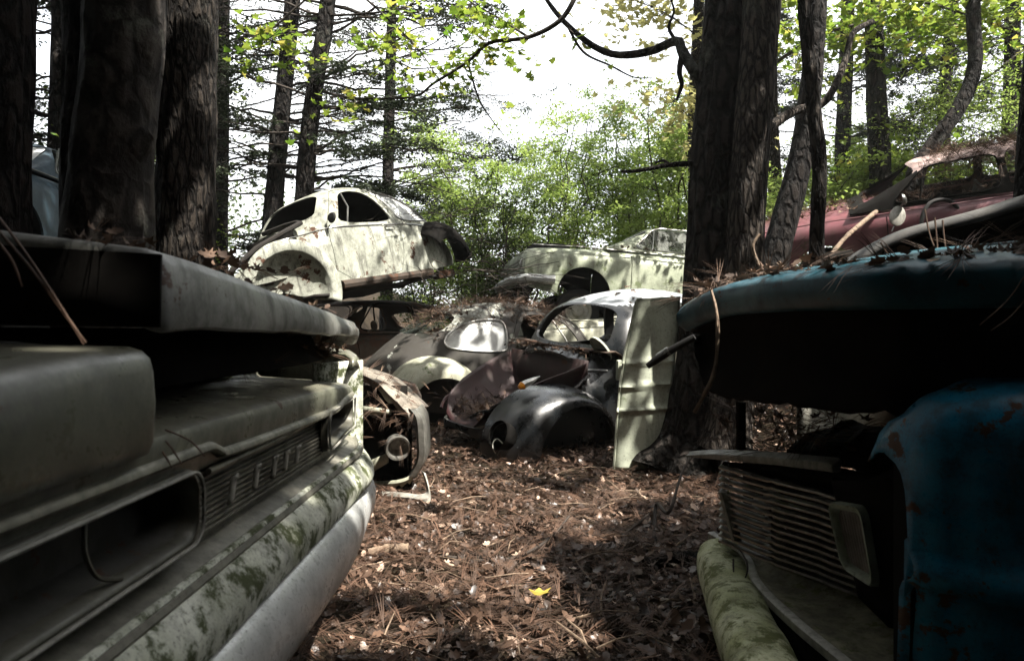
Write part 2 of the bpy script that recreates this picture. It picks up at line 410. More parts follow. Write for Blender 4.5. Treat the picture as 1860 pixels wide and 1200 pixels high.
# moulding with its jog
path = [(.36, .770), (.5, .770), (.95, .770), (1.03, .770), (1.07, .768), (1.10, .757), (1.14, .749), (1.4, .743), (1.77, .738), (1.86, .742), (1.93, .755), (2.02, .760), (2.16, .752)]
pth = cr([(-.470, y, z) for y, z in path], 90)
mo = MB(); rows = []
for p in pth:
    d = bk(p.y)*1.0; rows.append([(p.x+d+dx, p.y, p.z+dz) for dx, dz in ((-.012, -.008), (.003, -.0075), (.007, -.003), (.006, .003), (.001, .0075), (-.012, .009))])
mo.grid(rows); mo.build('moulding', M['trim'], LC, True, 50)
# headlight surrounds (frame + pocket)
def rrect(y0, y1, z0, z1, r, n=6):
    out = []
    for cy, cz, a0 in ((y1-r, z1-r, 0), (y0+r, z1-r, 90), (y0+r, z0+r, 180), (y1-r, z0+r, 270)):
        for i in range(n+1):
            a = R(a0+90*i/n); out.append((cy+r*math.cos(a), cz+r*math.sin(a)))
    return out
M['pocket'] = paint('dark headlight recess', (.05, .048, .04), (.025, .024, .02), rust=.4, dirt=.6, rough=.6, sc=4)  # inside of the surround, darker than its frame
def surround(y0, y1, z0, z1, r, name, teardrop=0):
    base = rrect(y0, y1, z0, z1, r)
    rows = []
    for off, dx in ((.007, -.010), (.006, .0), (.002, .005), (-.002, .005), (-.006, .0), (-.009, -.02), (-.018, -.045), (-.024, -.06)):
        cy, cz = (y0+y1)/2, (z0+z1)/2; hy, hz = (y1-y0)/2, (z1-z0)/2; row = []
        for y, z in base:
            yy = cy+(y-cy)*(1+off/hy); zz = cz+(z-cz)*(1+off/hz)
            if teardrop: zz += teardrop*(yy-y0)/(y1-y0)*(1 if z < cz else .3)
            row.append((-.472+bk(yy)+dx, yy, zz))
        rows.append(row)
    fr = MB(); fr.grid(rows[:6], close_u=True); f = fr.build(name, M['trimdk'], LC, True, 50)
    pk = MB(); pk.grid(rows[5:], close_u=True, cap1=True); pk.build('pocket', M['pocket'], f, True, 50)
    be = MB(); be.tube([Vector((x+.006, y, z)) for x, y, z in [tuple(p) for p in rows[2]]]+[Vector((rows[2][0][0]+.006, rows[2][0][1], rows[2][0][2]))], .0032, 6); be.build('highlight_bead', M['header'], f, True)  # added pale bead draws the highlight along the frame edge
    return f
f1 = surround(.36, 1.02, .640, .742, .035, 'headlight_surround')
dv = MB(); dv.tube(cr([(-.50, .80, .735), (-.485, .775, .70), (-.48, .79, .665), (-.475, .83, .648)], 16), .003, 6); dv.build('divider', M['trimdk'], f1, True)
surround(1.73, 2.10, .645, .740, .03, 'headlight_surround', .02)
# ribbed nameplate panel
rows = []
NR = 11; zz0, zz1 = .629, .729
for y in arange(1.03, 1.74, 30):
    row = []
    for i in range(NR):
        a = zz0+(zz1-zz0)*i/NR; h = (zz1-zz0)/NR
        lean = -.487-.008*(i/NR)
        row += [(lean-.004, y, a), (lean+.003, y, a+h*.22), (lean+.003, y, a+h*.6), (lean-.004, y, a+h*.82)]
    rows.append(row)
rp = MB(); rp.grid(rows); rp.build('ribbed_panel', M['rib'], LC, True, 20)
bd = MB(); bd.tube([(-.478, y, .728+.004*smooth(1.3, 1.74, y)) for y in arange(1.075, 1.76, 20)], .0055, 8); bd.build('bead', M['trim'], LC, True)
# worn raised letters: upright stroke with a top serif to the far side
for yc, hh in ((1.158, .046), (1.265, .044), (1.361, .042), (1.432, .04), (1.508, .038)):
    lt = MB()
    lt.grid([[(-.474, yc+a-.009+.016*t, .658+hh*t) for a in (-.007, .007)] for t in arange(0, 1, 6)])
    lt.grid([[(-.4738, yc+a, .658+hh+b) for b in (-.009, .0)] for a in (0, .02)])
    lt.build('letter', M['header'], LC, True, solid=.006)
# sill and valance
def sillp(y):
    d = bk(y)+.0
    return [(-.492+d, .634), (-.50+d, .625), (-.498+d, .614), (-.462+d, .600), (-.456+d, .6015), (-.449+d, .603), (-.440+d, .600), (-.436+d, .593), (-.438+d, .588)]
sweep(YS, sillp).build('sill', M['rib'], LC, True, 30)
sb = MB(); sb.tube([(-.447+bk(y), y, .6025) for y in YS], .0062, 6); sb.build('sill_bead', M['lichen'], LC, True)  # pale tube on the sill lip, its highlight put into colour
def valp(y):
    d = bk(y); z0 = -.012*smooth(1.5, 2.2, y)
    return [(-.45+d, .589+z0), (-.440+d, .589+z0), (-.433+d, .5865+z0), (-.422+d, .574+z0), (-.411+d, .559+z0), (-.405+d, .548+z0), (-.403+d, .535+z0), (-.407+d, .508), (-.43+d, .495), (-.47+d, .490)]
sweep(arange(.30, 2.22, 50), valp).build('valance', M['lichen'], LC, True, 50)
# bumper bar
def bump_r(y):
    e = smooth(2.10, 2.36, y); d = -.05*smooth(1.6, 2.2, y)-.16*e*e
    s = 1-.25*smooth(2.25, 2.36, y)
    cz = .432
    pts = [(-.47, .498), (-.43, .503), (-.412, .500), (-.398, .490), (-.386, .470), (-.380, .445), (-.381, .415), (-.388, .385), (-.397, .366), (-.41, .358), (-.45, .362)]
    return [(x+d, cz+(z-cz)*s) for x, z in pts]
sweep(arange(.25, 2.10, 40)+arange(2.12, 2.36, 12), bump_r).build('bumper', M['bumper'], LC, True, 60, solid=.005)
# far fender end
ff = MB(); rows = []
for x, yy, zt_, zb_ in ((-1.3, 2.42, .90, .40), (-.8, 2.42, .89, .42), (-.62, 2.40, .885, .46), (-.555, 2.37, .878, .48), (-.525, 2.33, .865, .49), (-.515, 2.29, .84, .50)):
    rows.append([(x, yy-.10, zt_-.01), (x, yy-.05, zt_), (x, yy-.01, zt_-.012), (x, yy, zt_-.04), (x, yy, (zt_+zb_)/2), (x, yy-.005, zb_)])
ff.grid(rows); ff.build('fender', M['olive'], LC, True, 60, solid=.012)
fb = MB(); fb.grid([[(-.60, 2.06, z), (-.575, 2.16, z), (-.53-.02*math.sin((z-.5)*8), 2.24, z), (-.505, 2.30, z), (-.520, 2.345, z)] for z in arange(.50, .85, 10)]); fb.build('fender_face', M['lichen'], LC, True, solid=.006)
# tub, sides and the rest of the shell behind
tb = MB(); tb.grid([[(-.56, y, .60), (-.64, y, .45), (-1.5, y, .42), (-1.62, y, .98)] for y in (.42, 2.38)]); tb.build('engine_bay', M['blackrust'], LC, True, solid=.01)
bs = MB()
for yy, s in ((.36, -1), (2.42, 1)):
    bs.grid([[(-1.3-3.0*t, yy+s*(.03*math.sin(a*3.0)), lerp(.30, .92, a)) for a in arange(0, 1, 8)] for t in arange(0, 1, 12)])
bs.grid([[(-1.62, lerp(.38, 2.40, a), .98+.02*math.sin(a*3.1)) for a in arange(0, 1, 8)], [(-1.75, lerp(.38, 2.40, a), .97+.02*math.sin(a*3.1)) for a in arange(0, 1, 8)]])
bs.grid([[(-3.3, lerp(.40, 2.40, a), .95) for a in arange(0, 1, 6)], [(-4.3, lerp(.44, 2.36, a), .90) for a in arange(0, 1, 6)], [(-4.42, lerp(.46, 2.34, a), .4) for a in arange(0, 1, 6)]])
bs.build('body', M['olive'], LC, True, solid=.01)
gh = MB()
for yy in (.50, 2.30):
    for a, b in (((-1.75, .96), (-2.2, 1.42)), ((-2.5, .94), (-2.45, 1.44)), ((-3.4, .94), (-3.0, 1.42))):
        gh.tube([(a[0], yy, a[1]), (b[0], yy+(.1 if yy < 1 else -.1), b[1])], .03, 6)
gh.grid([[(x, lerp(.58, 2.22, a), z+.04*math.sin(a*3.14)) for a in arange(0, 1, 8)] for x, z in ((-2.15, 1.41), (-2.4, 1.45), (-2.8, 1.45), (-3.05, 1.41))])
gh.build('roof', M['olive'], LC, True, solid=.012)

# ---------------------------------------------------------------- right foreground car (front faces -X)
RC = thing('wrecked_car', 'teal blue car wreck at right, raised rusty hood over a black slatted grille', 'car', Vector((1.6, 2.2, 0)))
# hood
hp = [((1230, 560), 2.46), ((1240, 550), 2.44), ((1264, 535), 2.36), ((1312, 517), 2.2), ((1413, 500), 1.9), ((1565, 486), 1.63), ((1720, 478), 1.52), ((1900, 470), 1.42), ((2100, 462), 1.36)]
hl = cr([P(a[0], a[1], y) for a, y in hp], 60)
def hood_sec(i):
    p = hl[i]; t = hl[min(i+1, 59)]-hl[max(i-1, 0)]; t.z = 0; t.normalize()
    b = Vector((-t.y, t.x, 0));   # points away from the road (+X / back)
    if b.x < 0: b = -b
    b = (b+Vector((.8, 0, 0))).normalized()
    return p, b
def U(p, b, back, z): return Vector((p.x+b.x*back, p.y+b.y*back, z))
rows = []; rows2 = []
for i in range(60):
    p, b = hood_sec(i); e = smooth(0, 8, i); lipz = .045+.03*e
    z = p.z
    rows.append([U(p, b, 1.15, z+.10), U(p, b, .7, z+.10), U(p, b, .35, z+.065*e), U(p, b, .12, z+.025), U(p, b, .035, z+.004), U(p, b, .012, z-.006), U(p, b, 0, z-.022), U(p, b, -.002, z-.022-lipz*.4), U(p, b, .006, z-.022-lipz*.85), U(p, b, .022, z-.024-lipz), U(p, b, .05, z-.02-lipz)])
    k = i/59
    s = U(p, b, .03, 0); px = 930+F*s.x/s.y
    low = ip(i, [0, 4, 8, 12, 18, 59], [.90, .83, .745, .722, .715, .775])+.012*noise.noise(Vector((i*.35, 2, 0)))+.02*max(0, noise.noise(Vector((i*.9, 7, 0))))
    mid = lerp(z-lipz-.02, low, .5)
    rows2.append([U(p, b, .04, z-.022-lipz*.8), U(p, b, .07, z-.03-lipz), U(p, b, .10, lerp(z, low, .35)), U(p, b, .11, mid), U(p, b, .09, lerp(z, low, .8)), U(p, b, .08, low+.01), U(p, b, .10, low), U(p, b, .30, low+.05), U(p, b, .9, low+.10)])
hd = MB(); hd.grid(rows); HOOD = hd.build('hood', M['tealdk'], RC, True, 60, solid=.004)
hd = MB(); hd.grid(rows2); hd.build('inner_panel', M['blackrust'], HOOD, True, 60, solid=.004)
po = MB(); po.tube([P(1346, 730, 2.38), P(1346, 822, 2.38)], .017, 8); po.build('hood_prop', M['blackrust'], RC, True)
# header strip
hb = [P(1245, 826, 2.46), P(1270, 824, 2.42), P(1295, 823, 2.36), P(1400, 829, 2.13), P(1505, 840, 1.95), P(1512, 843, 1.945)]
rows = []
for i, p in enumerate(hb):
    h = (.005, .014, .020, .024, .026, .022)[i]; w = (.015, .03, .035, .035, .035, .03)[i]
    rows.append([(p.x+w, p.y+w*.4, p.z+.012), (p.x+.012, p.y+.003, p.z+.004), (p.x, p.y, p.z-.002), (p.x-.002, p.y, p.z-h*.5), (p.x+.002, p.y, p.z-h), (p.x+.02, p.y+.01, p.z-h-.004), (p.x+w, p.y+w*.4, p.z-h)])
hm = MB(); hm.grid(rows, close_u=True, cap0=True, cap1=True); hm.build('header_bar', M['header'], RC, True, 35)
up = MB(); up.grid([[(p.x+.03, p.y+.01, p.z-.03), (p.x+.045-.02*(i == 0), p.y+.01, .485)] for i, p in enumerate([P(1300, 823, 2.35), P(1400, 829, 2.13), P(1512, 843, 1.93), P(1650, 850, 1.62)])]); up.build('upper_panel', M['blackrust'], RC, True, solid=.006)
# grille slats
A0, B0, C0 = Vector((.705, 2.33)), Vector((.80, 2.105)), Vector((.955, 1.87))
gb = MB()
for i in range(13):
    z = lerp(.482, .232, i/12); sh = .0
    pts = []
    E0 = Vector((.985, 1.80))
    for q in (Vector((.76, 2.44)), A0, A0*.9+B0*.1, B0*.93+A0*.07, B0, B0*.94+C0*.06, B0*.45+C0*.55, B0*.3+C0*.7, C0*.93+B0*.07, C0, E0):
        pts.append(q)
    rows = []
    for j, q in enumerate(pts):
        back = Vector((.9, .44)).normalized()
        zz = z+(.004 if j in (4,) else 0)-.010*smooth(5, 8, j)
        a = q; b = q+back*.022
        rows.append([(a.x, a.y, zz+.0035), (a.x-.001, a.y, zz), (a.x, a.y, zz-.0035), (b.x, b.y, zz-.003), (b.x, b.y, zz+.006)])
    gb.grid(rows, close_u=True, cap0=True, cap1=True)
gb.build('grille', M['grillebar'], RC, True, 30)
om = MB(); a = P(1311, 893, 2.30); b = P(1334, 978, 2.27)
om.grid([[(q.x-.005, q.y-.012, q.z), (q.x-.012, q.y-.002, q.z), (q.x-.006, q.y+.014, q.z), (q.x+.02, q.y+.016, q.z), (q.x+.022, q.y-.008, q.z)] for q in (a, a*.5+b*.5, b)], close_u=True, cap0=True, cap1=True)
om.build('grille_ornament', M['header'], RC, True, 30)
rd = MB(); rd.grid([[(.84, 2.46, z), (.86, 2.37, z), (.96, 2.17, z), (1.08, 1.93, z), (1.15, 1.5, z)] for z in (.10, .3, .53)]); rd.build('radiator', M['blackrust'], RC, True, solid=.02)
fn = MB()
fc = P(1396, 928, 2.20)
for k in range(4):
    mm = Matrix.Translation(fc) @ Matrix.Rotation(R(18), 4, 'Z') @ Matrix.Rotation(R(90*k+8), 4, 'X')
    fn.grid([[mm @ Vector((.006*s, a, .018+.062*t)) for s, a in ((1, -.020-.008*t), (0, 0), (-1, .020+.008*t))] for t in arange(0, 1, 5)])
fn.build('cooling_fan', M['bumper'], RC, True, solid=.002)
# lamp in rounded frame
TL, TR, BR, BL = P(1505, 912, 1.88), P(1566, 922, 1.78), P(1590, 1068, 1.72), P(1532, 1030, 1.82)
ctr = (TL+TR+BR+BL)/4
nrm = (TR-TL).cross(BL-TL).normalized()
if nrm.y > 0: nrm = -nrm
poly = chaikin([(0, 0), (.5, 0), (1, 0), (1, .5), (1, 1), (.5, 1), (0, 1), (0, .5)], 2)
def LQ(u, v, s, d):
    u = .5+(u-.5)*s; v = .5+(v-.5)*s
    return TL*(1-u)*(1-v)+TR*u*(1-v)+BR*u*v+BL*(1-u)*v+nrm*d
lf = MB(); lf.grid([[LQ(u, v, s, d) for u, v in poly] for s, d in ((1.06, -.03), (1.04, 0), (1.0, .008), (.9, .006), (.82, -.008), (.8, -.022))], close_u=True); LF = lf.build('lamp_frame', M['panel'], RC, True, 60)
ll = MB(); rows = []
for i in range(41):
    u = i/40; rows.append([LQ(u, v, .84, -.018+(.003 if i % 4 < 2 else 0)) for v in (0.02, .3, .7, .98)])
ll.grid(rows); ll.build('lamp_lens', plain('brown fluted lens', (.38, .32, .28), .35, 0, .5), LF, True, 15)
# bucket wall between lamp and fender edge
bw = MB(); rows = []
for v in arange(-.35, 1.45, 9):
    p = LQ(1.05, v, 1, -.02); q = LQ(.0, v, 1, -.03)
    fr_ = P(1662-10*math.sin(v*2)+6*v, 850+230*v, 1.50)
    rows.append([q+Vector((.06, .12, 0)), q, p, p*.5+fr_*.5+Vector((.09, 0, 0)), fr_+Vector((.02, .01, 0))])
bw.grid(rows); bw.build('lamp_housing', M['blackrust'], RC, True, solid=.004)
# fender with flange, crease, bulge
def fsec(x):
    f = smooth(.885, 1.05, x); zr = ip(x, [.87, .885, .935, 1.05, 1.3, 2.6], [.66, .735, .795, .832, .86, .90])
    yo = ip(x, [.87, .885, .90, .915, .925, .94, .97, 1.02, 1.2, 1.5, 2.6], [1.50, 1.475, 1.45, 1.435, 1.43, 1.42, 1.39, 1.355, 1.32, 1.30, 1.29])
    pts = []
    for yy, zz in ((lerp(.22, .62, smooth(.95, 1.3, x)), lerp(-.03, 0, f)), (lerp(.17, .40, smooth(.95, 1.3, x)), 0), (lerp(.13, .22, f), .006), (.11, 0), (.06, -.012), (.028, -.032), (.010, -.065), (.002, -.11), (0, -.17), (.004, -.24), (.010, -.30)): pts.append((x, yo+yy*lerp(.75, 1, f), zr+zz))
    zc = zr-.30
    for yy, zz in ((.012, .485), (.008, .470), (-.008, .455), (-.022, .440), (-.025, .425), (-.010, .405), (.02, .39), (.03, .37), (.035, .25), (.05, .12)): pts.append((x, yo+yy, zz+.0*x))
    return pts
xs = [.87, .878, .885, .893, .90, .908, .915, .92, .925, .932, .94, .955, .97, .99, 1.02, 1.06, 1.12, 1.2, 1.35, 1.5, 1.8, 2.2, 2.6]
def dent(p):
    p = Vector(p); return p+Vector((0, .010*noise.noise(p*4.3)+.004*noise.noise(p*11), .006*noise.noise(p*5+Vector((9, 0, 0)))))
fd = MB(); fd.grid([[dent(p) for p in fsec(x)] for x in xs]); fd.build('fender', M['teal'], RC, True, 70, solid=.006)
fs = MB(); fs.grid([[(.884, 1.50+.01*math.sin(z*9), z), (.882, 1.53, z), (.885, 1.58, z), (.96, 1.62, z)] for z in arange(.10, .70, 14)]); fs.build('fender_rim', M['blackrust'], RC, True, solid=.004)
# valance shelf + front strip
st = [P(1288, 965, 2.56), P(1347, 1003, 2.32), P(1373, 1056, 2.05), P(1438, 1121, 1.79), P(1533, 1199, 1.56), P(1640, 1290, 1.36)]
stc = cr(st, 30); rows = []; rows2 = []
for i, p in enumerate(stc):
    rows.append([(p.x+.01, p.y, p.z-.03), (p.x-.004, p.y-.001, p.z-.026), (p.x-.006, p.y, p.z-.004), (p.x-.001, p.y, p.z), (p.x+.018, p.y, p.z+.001), (p.x+.021, p.y, p.z-.004)])
    g = Vector((ip(p.y, [1.3, 1.87, 2.1, 2.33, 2.6], [1.0, .99, .83, .735, .78]), p.y))
    g.x = max(g.x, p.x+.03)
    rows2.append([(lerp(p.x+.02, g.x+.03, t), p.y, p.z-.004+.02*t*t-.012*math.sin(t*3.1)) for t in arange(0, 1, 8)])
sm = MB(); sm.grid(rows); sm.build('valance_strip', M['header'], RC, True, 40)
sm = MB(); sm.grid(rows2); sm.build('valance', M['shelf'], RC, True, 40, solid=.004)
ap = MB(); ap.grid([[(p.x, p.y, p.z-.02), (p.x+.03, p.y, p.z-.2)] for p in stc]); ap.build('apron', M['blackrust'], RC, True, solid=.004)
# fallen bumper
BC = cr([(.80, 2.50, .125), (.765, 2.47, .124), (.735, 2.40, .124), (.69, 2.15, .124), (.648, 1.92, .124), (.612, 1.68, .126), (.575, 1.4, .13), (.54, 1.15, .13)], 44)
rows = []
for i, p in enumerate(BC):
    e = math.sqrt(max(0.02, 1-(1-min(1, i/5))**2)); row = []
    for k in range(22):
        a = 2*math.pi*k/22; ca, sa = math.cos(a), math.sin(a)
        row.append((p.x+(.083*e)*math.copysign(abs(ca)**.8, ca), p.y-.012*ca, p.z+(.075*e)*math.copysign(abs(sa)**.8, sa)+.006*math.sin(i*.9)*(sa > .3)))
    rows.append(row)
bm_ = MB(); bm_.grid(rows, close_u=True, cap0=True, cap1=True); bm_.build('bumper', M['mossbump'], RC, True, 60)
# engine lump, rest of body
en = MB(); rows = []
for i in range(26):
    t = i/25; q = P(lerp(1395, 1640, t), 835, lerp(2.35, 1.85, t)); q.x += .06; row = []
    for j in range(10):
        a = math.pi*j/9; hh = .11*(.35+.65*min(1, 4*t*(1-t)+.3))*(1+.35*noise.noise(Vector((i*.5, j*.2, 0)))); row.append((q.x+.16*(1-math.cos(a)), q.y+.1*(1-math.cos(a)), .52+math.sin(a)*hh+.012*noise.noise(Vector((i*1.7, j, 3)))))
    rows.append(row)
en.grid(rows); en.build('engine', M['blackrust'], RC, True, 20)
rb = MB()
rb.grid([[(2.6+1.9*t, lerp(1.29, 1.36, t), z) for z in (.12, .5, .9)] for t in (0, .5, 1)])
rb.grid([[(2.4+2.1*t, 3.2, z) for z in (.12, .45, .78)] for t in (0, .3, .6, 1)])
rb.grid([[(x, y, z) for y in (1.33, 2.2, 3.2)] for x, z in ((2.25, .92), (2.5, .95), (2.6, .93))])
rb.grid([[(x, y, z) for y in (1.36, 2.2, 3.15)] for x, z in ((3.7, .93), (4.5, .88), (4.55, .2))])
rb.grid([[(x, y, z) for y in (1.55, 2.2, 2.95)] for x, z in ((2.75, 1.36), (3.0, 1.42), (3.5, 1.42), (3.75, 1.36))])
for y in (1.5, 3.0):
    for a, b in (((2.35, .92), (2.78, 1.37)), ((3.2, .92), (3.15, 1.40)), ((4.0, .92), (3.72, 1.37))): rb.tube([(a[0], y, a[1]), (b[0], y, b[1])], .03, 6)
rb.build('body', M['tealdk'], RC, True, solid=.008)
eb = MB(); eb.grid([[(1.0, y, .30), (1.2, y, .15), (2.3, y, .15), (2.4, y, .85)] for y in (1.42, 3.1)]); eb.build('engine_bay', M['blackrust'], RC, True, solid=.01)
# ---------------------------------------------------------------- rounded saloon (beetle shaped) wrecks
def carM(O, f, nose_down=0, roll=0):
    return Matrix.Translation(O) @ Matrix.Rotation(math.atan2(f[1], f[0]), 4, 'Z') @ Matrix.Rotation(R(nose_down), 4, 'Y') @ Matrix.Rotation(R(roll), 4, 'X')
TOP = [(1.80, .46), (1.775, .60), (1.68, .73), (1.5, .84), (1.22, .935), (.95, .995), (.80, 1.03), (.66, 1.14), (.52, 1.285), (.40, 1.38), (.24, 1.435), (.05, 1.475), (-.2, 1.498), (-.45, 1.485), (-.75, 1.43), (-1.02, 1.33), (-1.27, 1.18), (-1.5, 1.01), (-1.7, .82), (-1.84, .62), (-1.92, .45)]
BOT = [(1.74, .40), (1.70, .38), (1.6, .36), (1.45, .35), (1.2, .33), (.95, .30), (.82, .28), (.70, .28), (.58, .28), (.46, .28), (.3, .28), (.05, .28), (-.2, .28), (-.45, .28), (-.75, .30), (-1.0, .33), (-1.22, .35), (-1.42, .36), (-1.6, .37), (-1.75, .38), (-1.86, .40)]
HW = [.24, .30, .37, .44, .53, .595, .625, .645, .655, .665, .672, .68, .685, .685, .675, .645, .60, .535, .45, .36, .26]
EX = [2.1, 2.1, 2.15, 2.2, 2.25, 2.4, 2.8, 3.6, 4.6, 4.3, 3.7, 3.2, 2.8, 2.8, 2.75, 2.65, 2.5, 2.35, 2.25, 2.2, 2.1]
def bsec(u):
    k = len(TOP)-1; x = u*k
    T = cr([(a[0], 0, a[1]) for a in TOP], 2) if False else None
    return x
_N = 96
_T = cr([(a, b, 0) for a, b in TOP], _N); _B = cr([(a, b, 0) for a, b in BOT], _N); _H = cr([(a, b, 0) for a, b in zip(HW, EX)], _N)
def beetle_point(i, t):
    """station i, t in -1..1 around the section (0 = roof centre, +1 = left sill)"""
    T, B, H = _T[i], _B[i], _H[i]; a = abs(t)*math.pi/2; n = H.y
    y = H.x*math.sin(a)**(2/n); w = max(0, math.cos(a))**(2/n)
    x = lerp(B.x, T.x, w); z = lerp(B.y, T.y, w)
    y *= 1-.055*smooth(.45, 0, w)*1.0      # tuck under towards the sill
    return Vector((x, math.copysign(y, t), z))
def beetle_shell():
    mb = MB(); mb.grid([[beetle_point(i, j/22) for j in range(-22, 23)] for i in range(_N)]); me = mb.mesh('shell')
    # outward normals
    bm = bmesh.new(); bm.from_mesh(me)
    if sum(f.normal.z*f.calc_area() for f in bm.faces) < 0: bmesh.ops.reverse_faces(bm, faces=bm.faces)
    bm.to_mesh(me); bm.free(); return me
_SY = []
def side_y(x, z):
    """outer half width of the shell at (x, z)"""
    if not len(_SY):
        for i in range(_N):
            for j in range(2, 45):
                p = beetle_point(i, j/44); _SY.append((p.x, p.z, p.y))
        _SY.append(np.array(_SY))
    a = _SY[-1]; d = (a[:, 0]-x)**2+(a[:, 1]-z)**2; k = np.argpartition(d, 14)[:14]; q = np.c_[a[k, 0]-x, a[k, 1]-z, np.ones(14)]; w_ = 1/(d[k]+2e-4)
    c = np.linalg.lstsq(q*w_[:, None], a[k, 2]*w_, rcond=None)[0]; return float(c[2])
DOORW = [(.475, .965), (.385, 1.15), (.285, 1.29), (.18, 1.352), (0, 1.385), (-.17, 1.375), (-.26, 1.30), (-.36, 1.10), (-.41, .965)]
QUART = [(-.53, .975), (-.47, 1.12), (-.37, 1.31), (-.30, 1.365), (-.45, 1.365), (-.68, 1.315), (-.92, 1.20), (-1.10, 1.05), (-1.14, .98), (-1.0, .965)]
DOOR = [(.64, .34), (.63, .92), (.53, 1.11), (.40, 1.30), (.25, 1.40), (0, 1.425), (-.20, 1.42), (-.31, 1.33), (-.42, 1.10), (-.48, .92), (-.47, .66), (-.40, .42), (-.33, .34)]
WIND = [(-.475, 1.075), (-.45, 1.22), (-.385, 1.345), (0, 1.38), (.385, 1.345), (.45, 1.22), (.475, 1.075), (0, 1.055)]
QUART2 = [(-.52, .975), (-.475, 1.02), (-.465, 1.25), (-.52, 1.305), (-.75, 1.285), (-.95, 1.215), (-1.09, 1.11), (-1.13, 1.03), (-1.08, .98), (-.8, .965)]
RWIN = [(-.40, 1.12), (-.38, 1.24), (-.30, 1.32), (0, 1.345), (.30, 1.32), (.38, 1.24), (.40, 1.12), (0, 1.09)]
HOODP = [(1.86, -.20), (1.86, .20), (1.66, .33), (1.4, .41), (1.1, .50), (.90, .50), (.885, .3), (.90, 0), (.885, -.3), (.90, -.50), (1.1, -.50), (1.4, -.41), (1.66, -.33)]
def fender(front, ex_, yin, y1, wx, wz, rl, a0, a1, Rf, n=44, m=12, p=.8):
    """pontoon wing: quarter torus around the wheel, outer radius Rf(angle)"""
    rows = []
    for i in range(n):
        a = lerp(a0, a1, i/(n-1)); Ro = Rf(a); row = []
        for j in range(m+1):
            b = j/m*math.pi/2
            r = rl+(Ro-rl)*math.cos(b)**p; y = yin+(y1-yin)*math.sin(b)**.9
            row.append((wx+r*math.cos(a), y, wz+r*math.sin(a)))
        row.append((wx+(rl-.012)*math.cos(a), y1-.03, wz+(rl-.012)*math.sin(a)))
        rows.append(row)
    return MB().grid(rows)
def wheel(root, x, y, z, s, mat_h=None, r=.31, flat=0):
    mm = Matrix.Translation((x, y, z)) @ Matrix.Rotation(R(-90*s), 4, 'X')
    t = MB(); t.lathe([(.19, -.075), (.25, -.085), (.295, -.07), (r, -.04), (r+.003, 0), (r, .04), (.295, .07), (.25, .085), (.195, .07)], 36, mm); w = t.build('wheel', M['rubber'], root)
    h = MB(); h.lathe([(.001, .055), (.05, .058), (.085, .045), (.095, .03), (.15, .025), (.165, .05), (.185, .062), (.197, .055), (.197, -.05)], 36, mm); h.build('rim', mat_h or M['hub'], w)
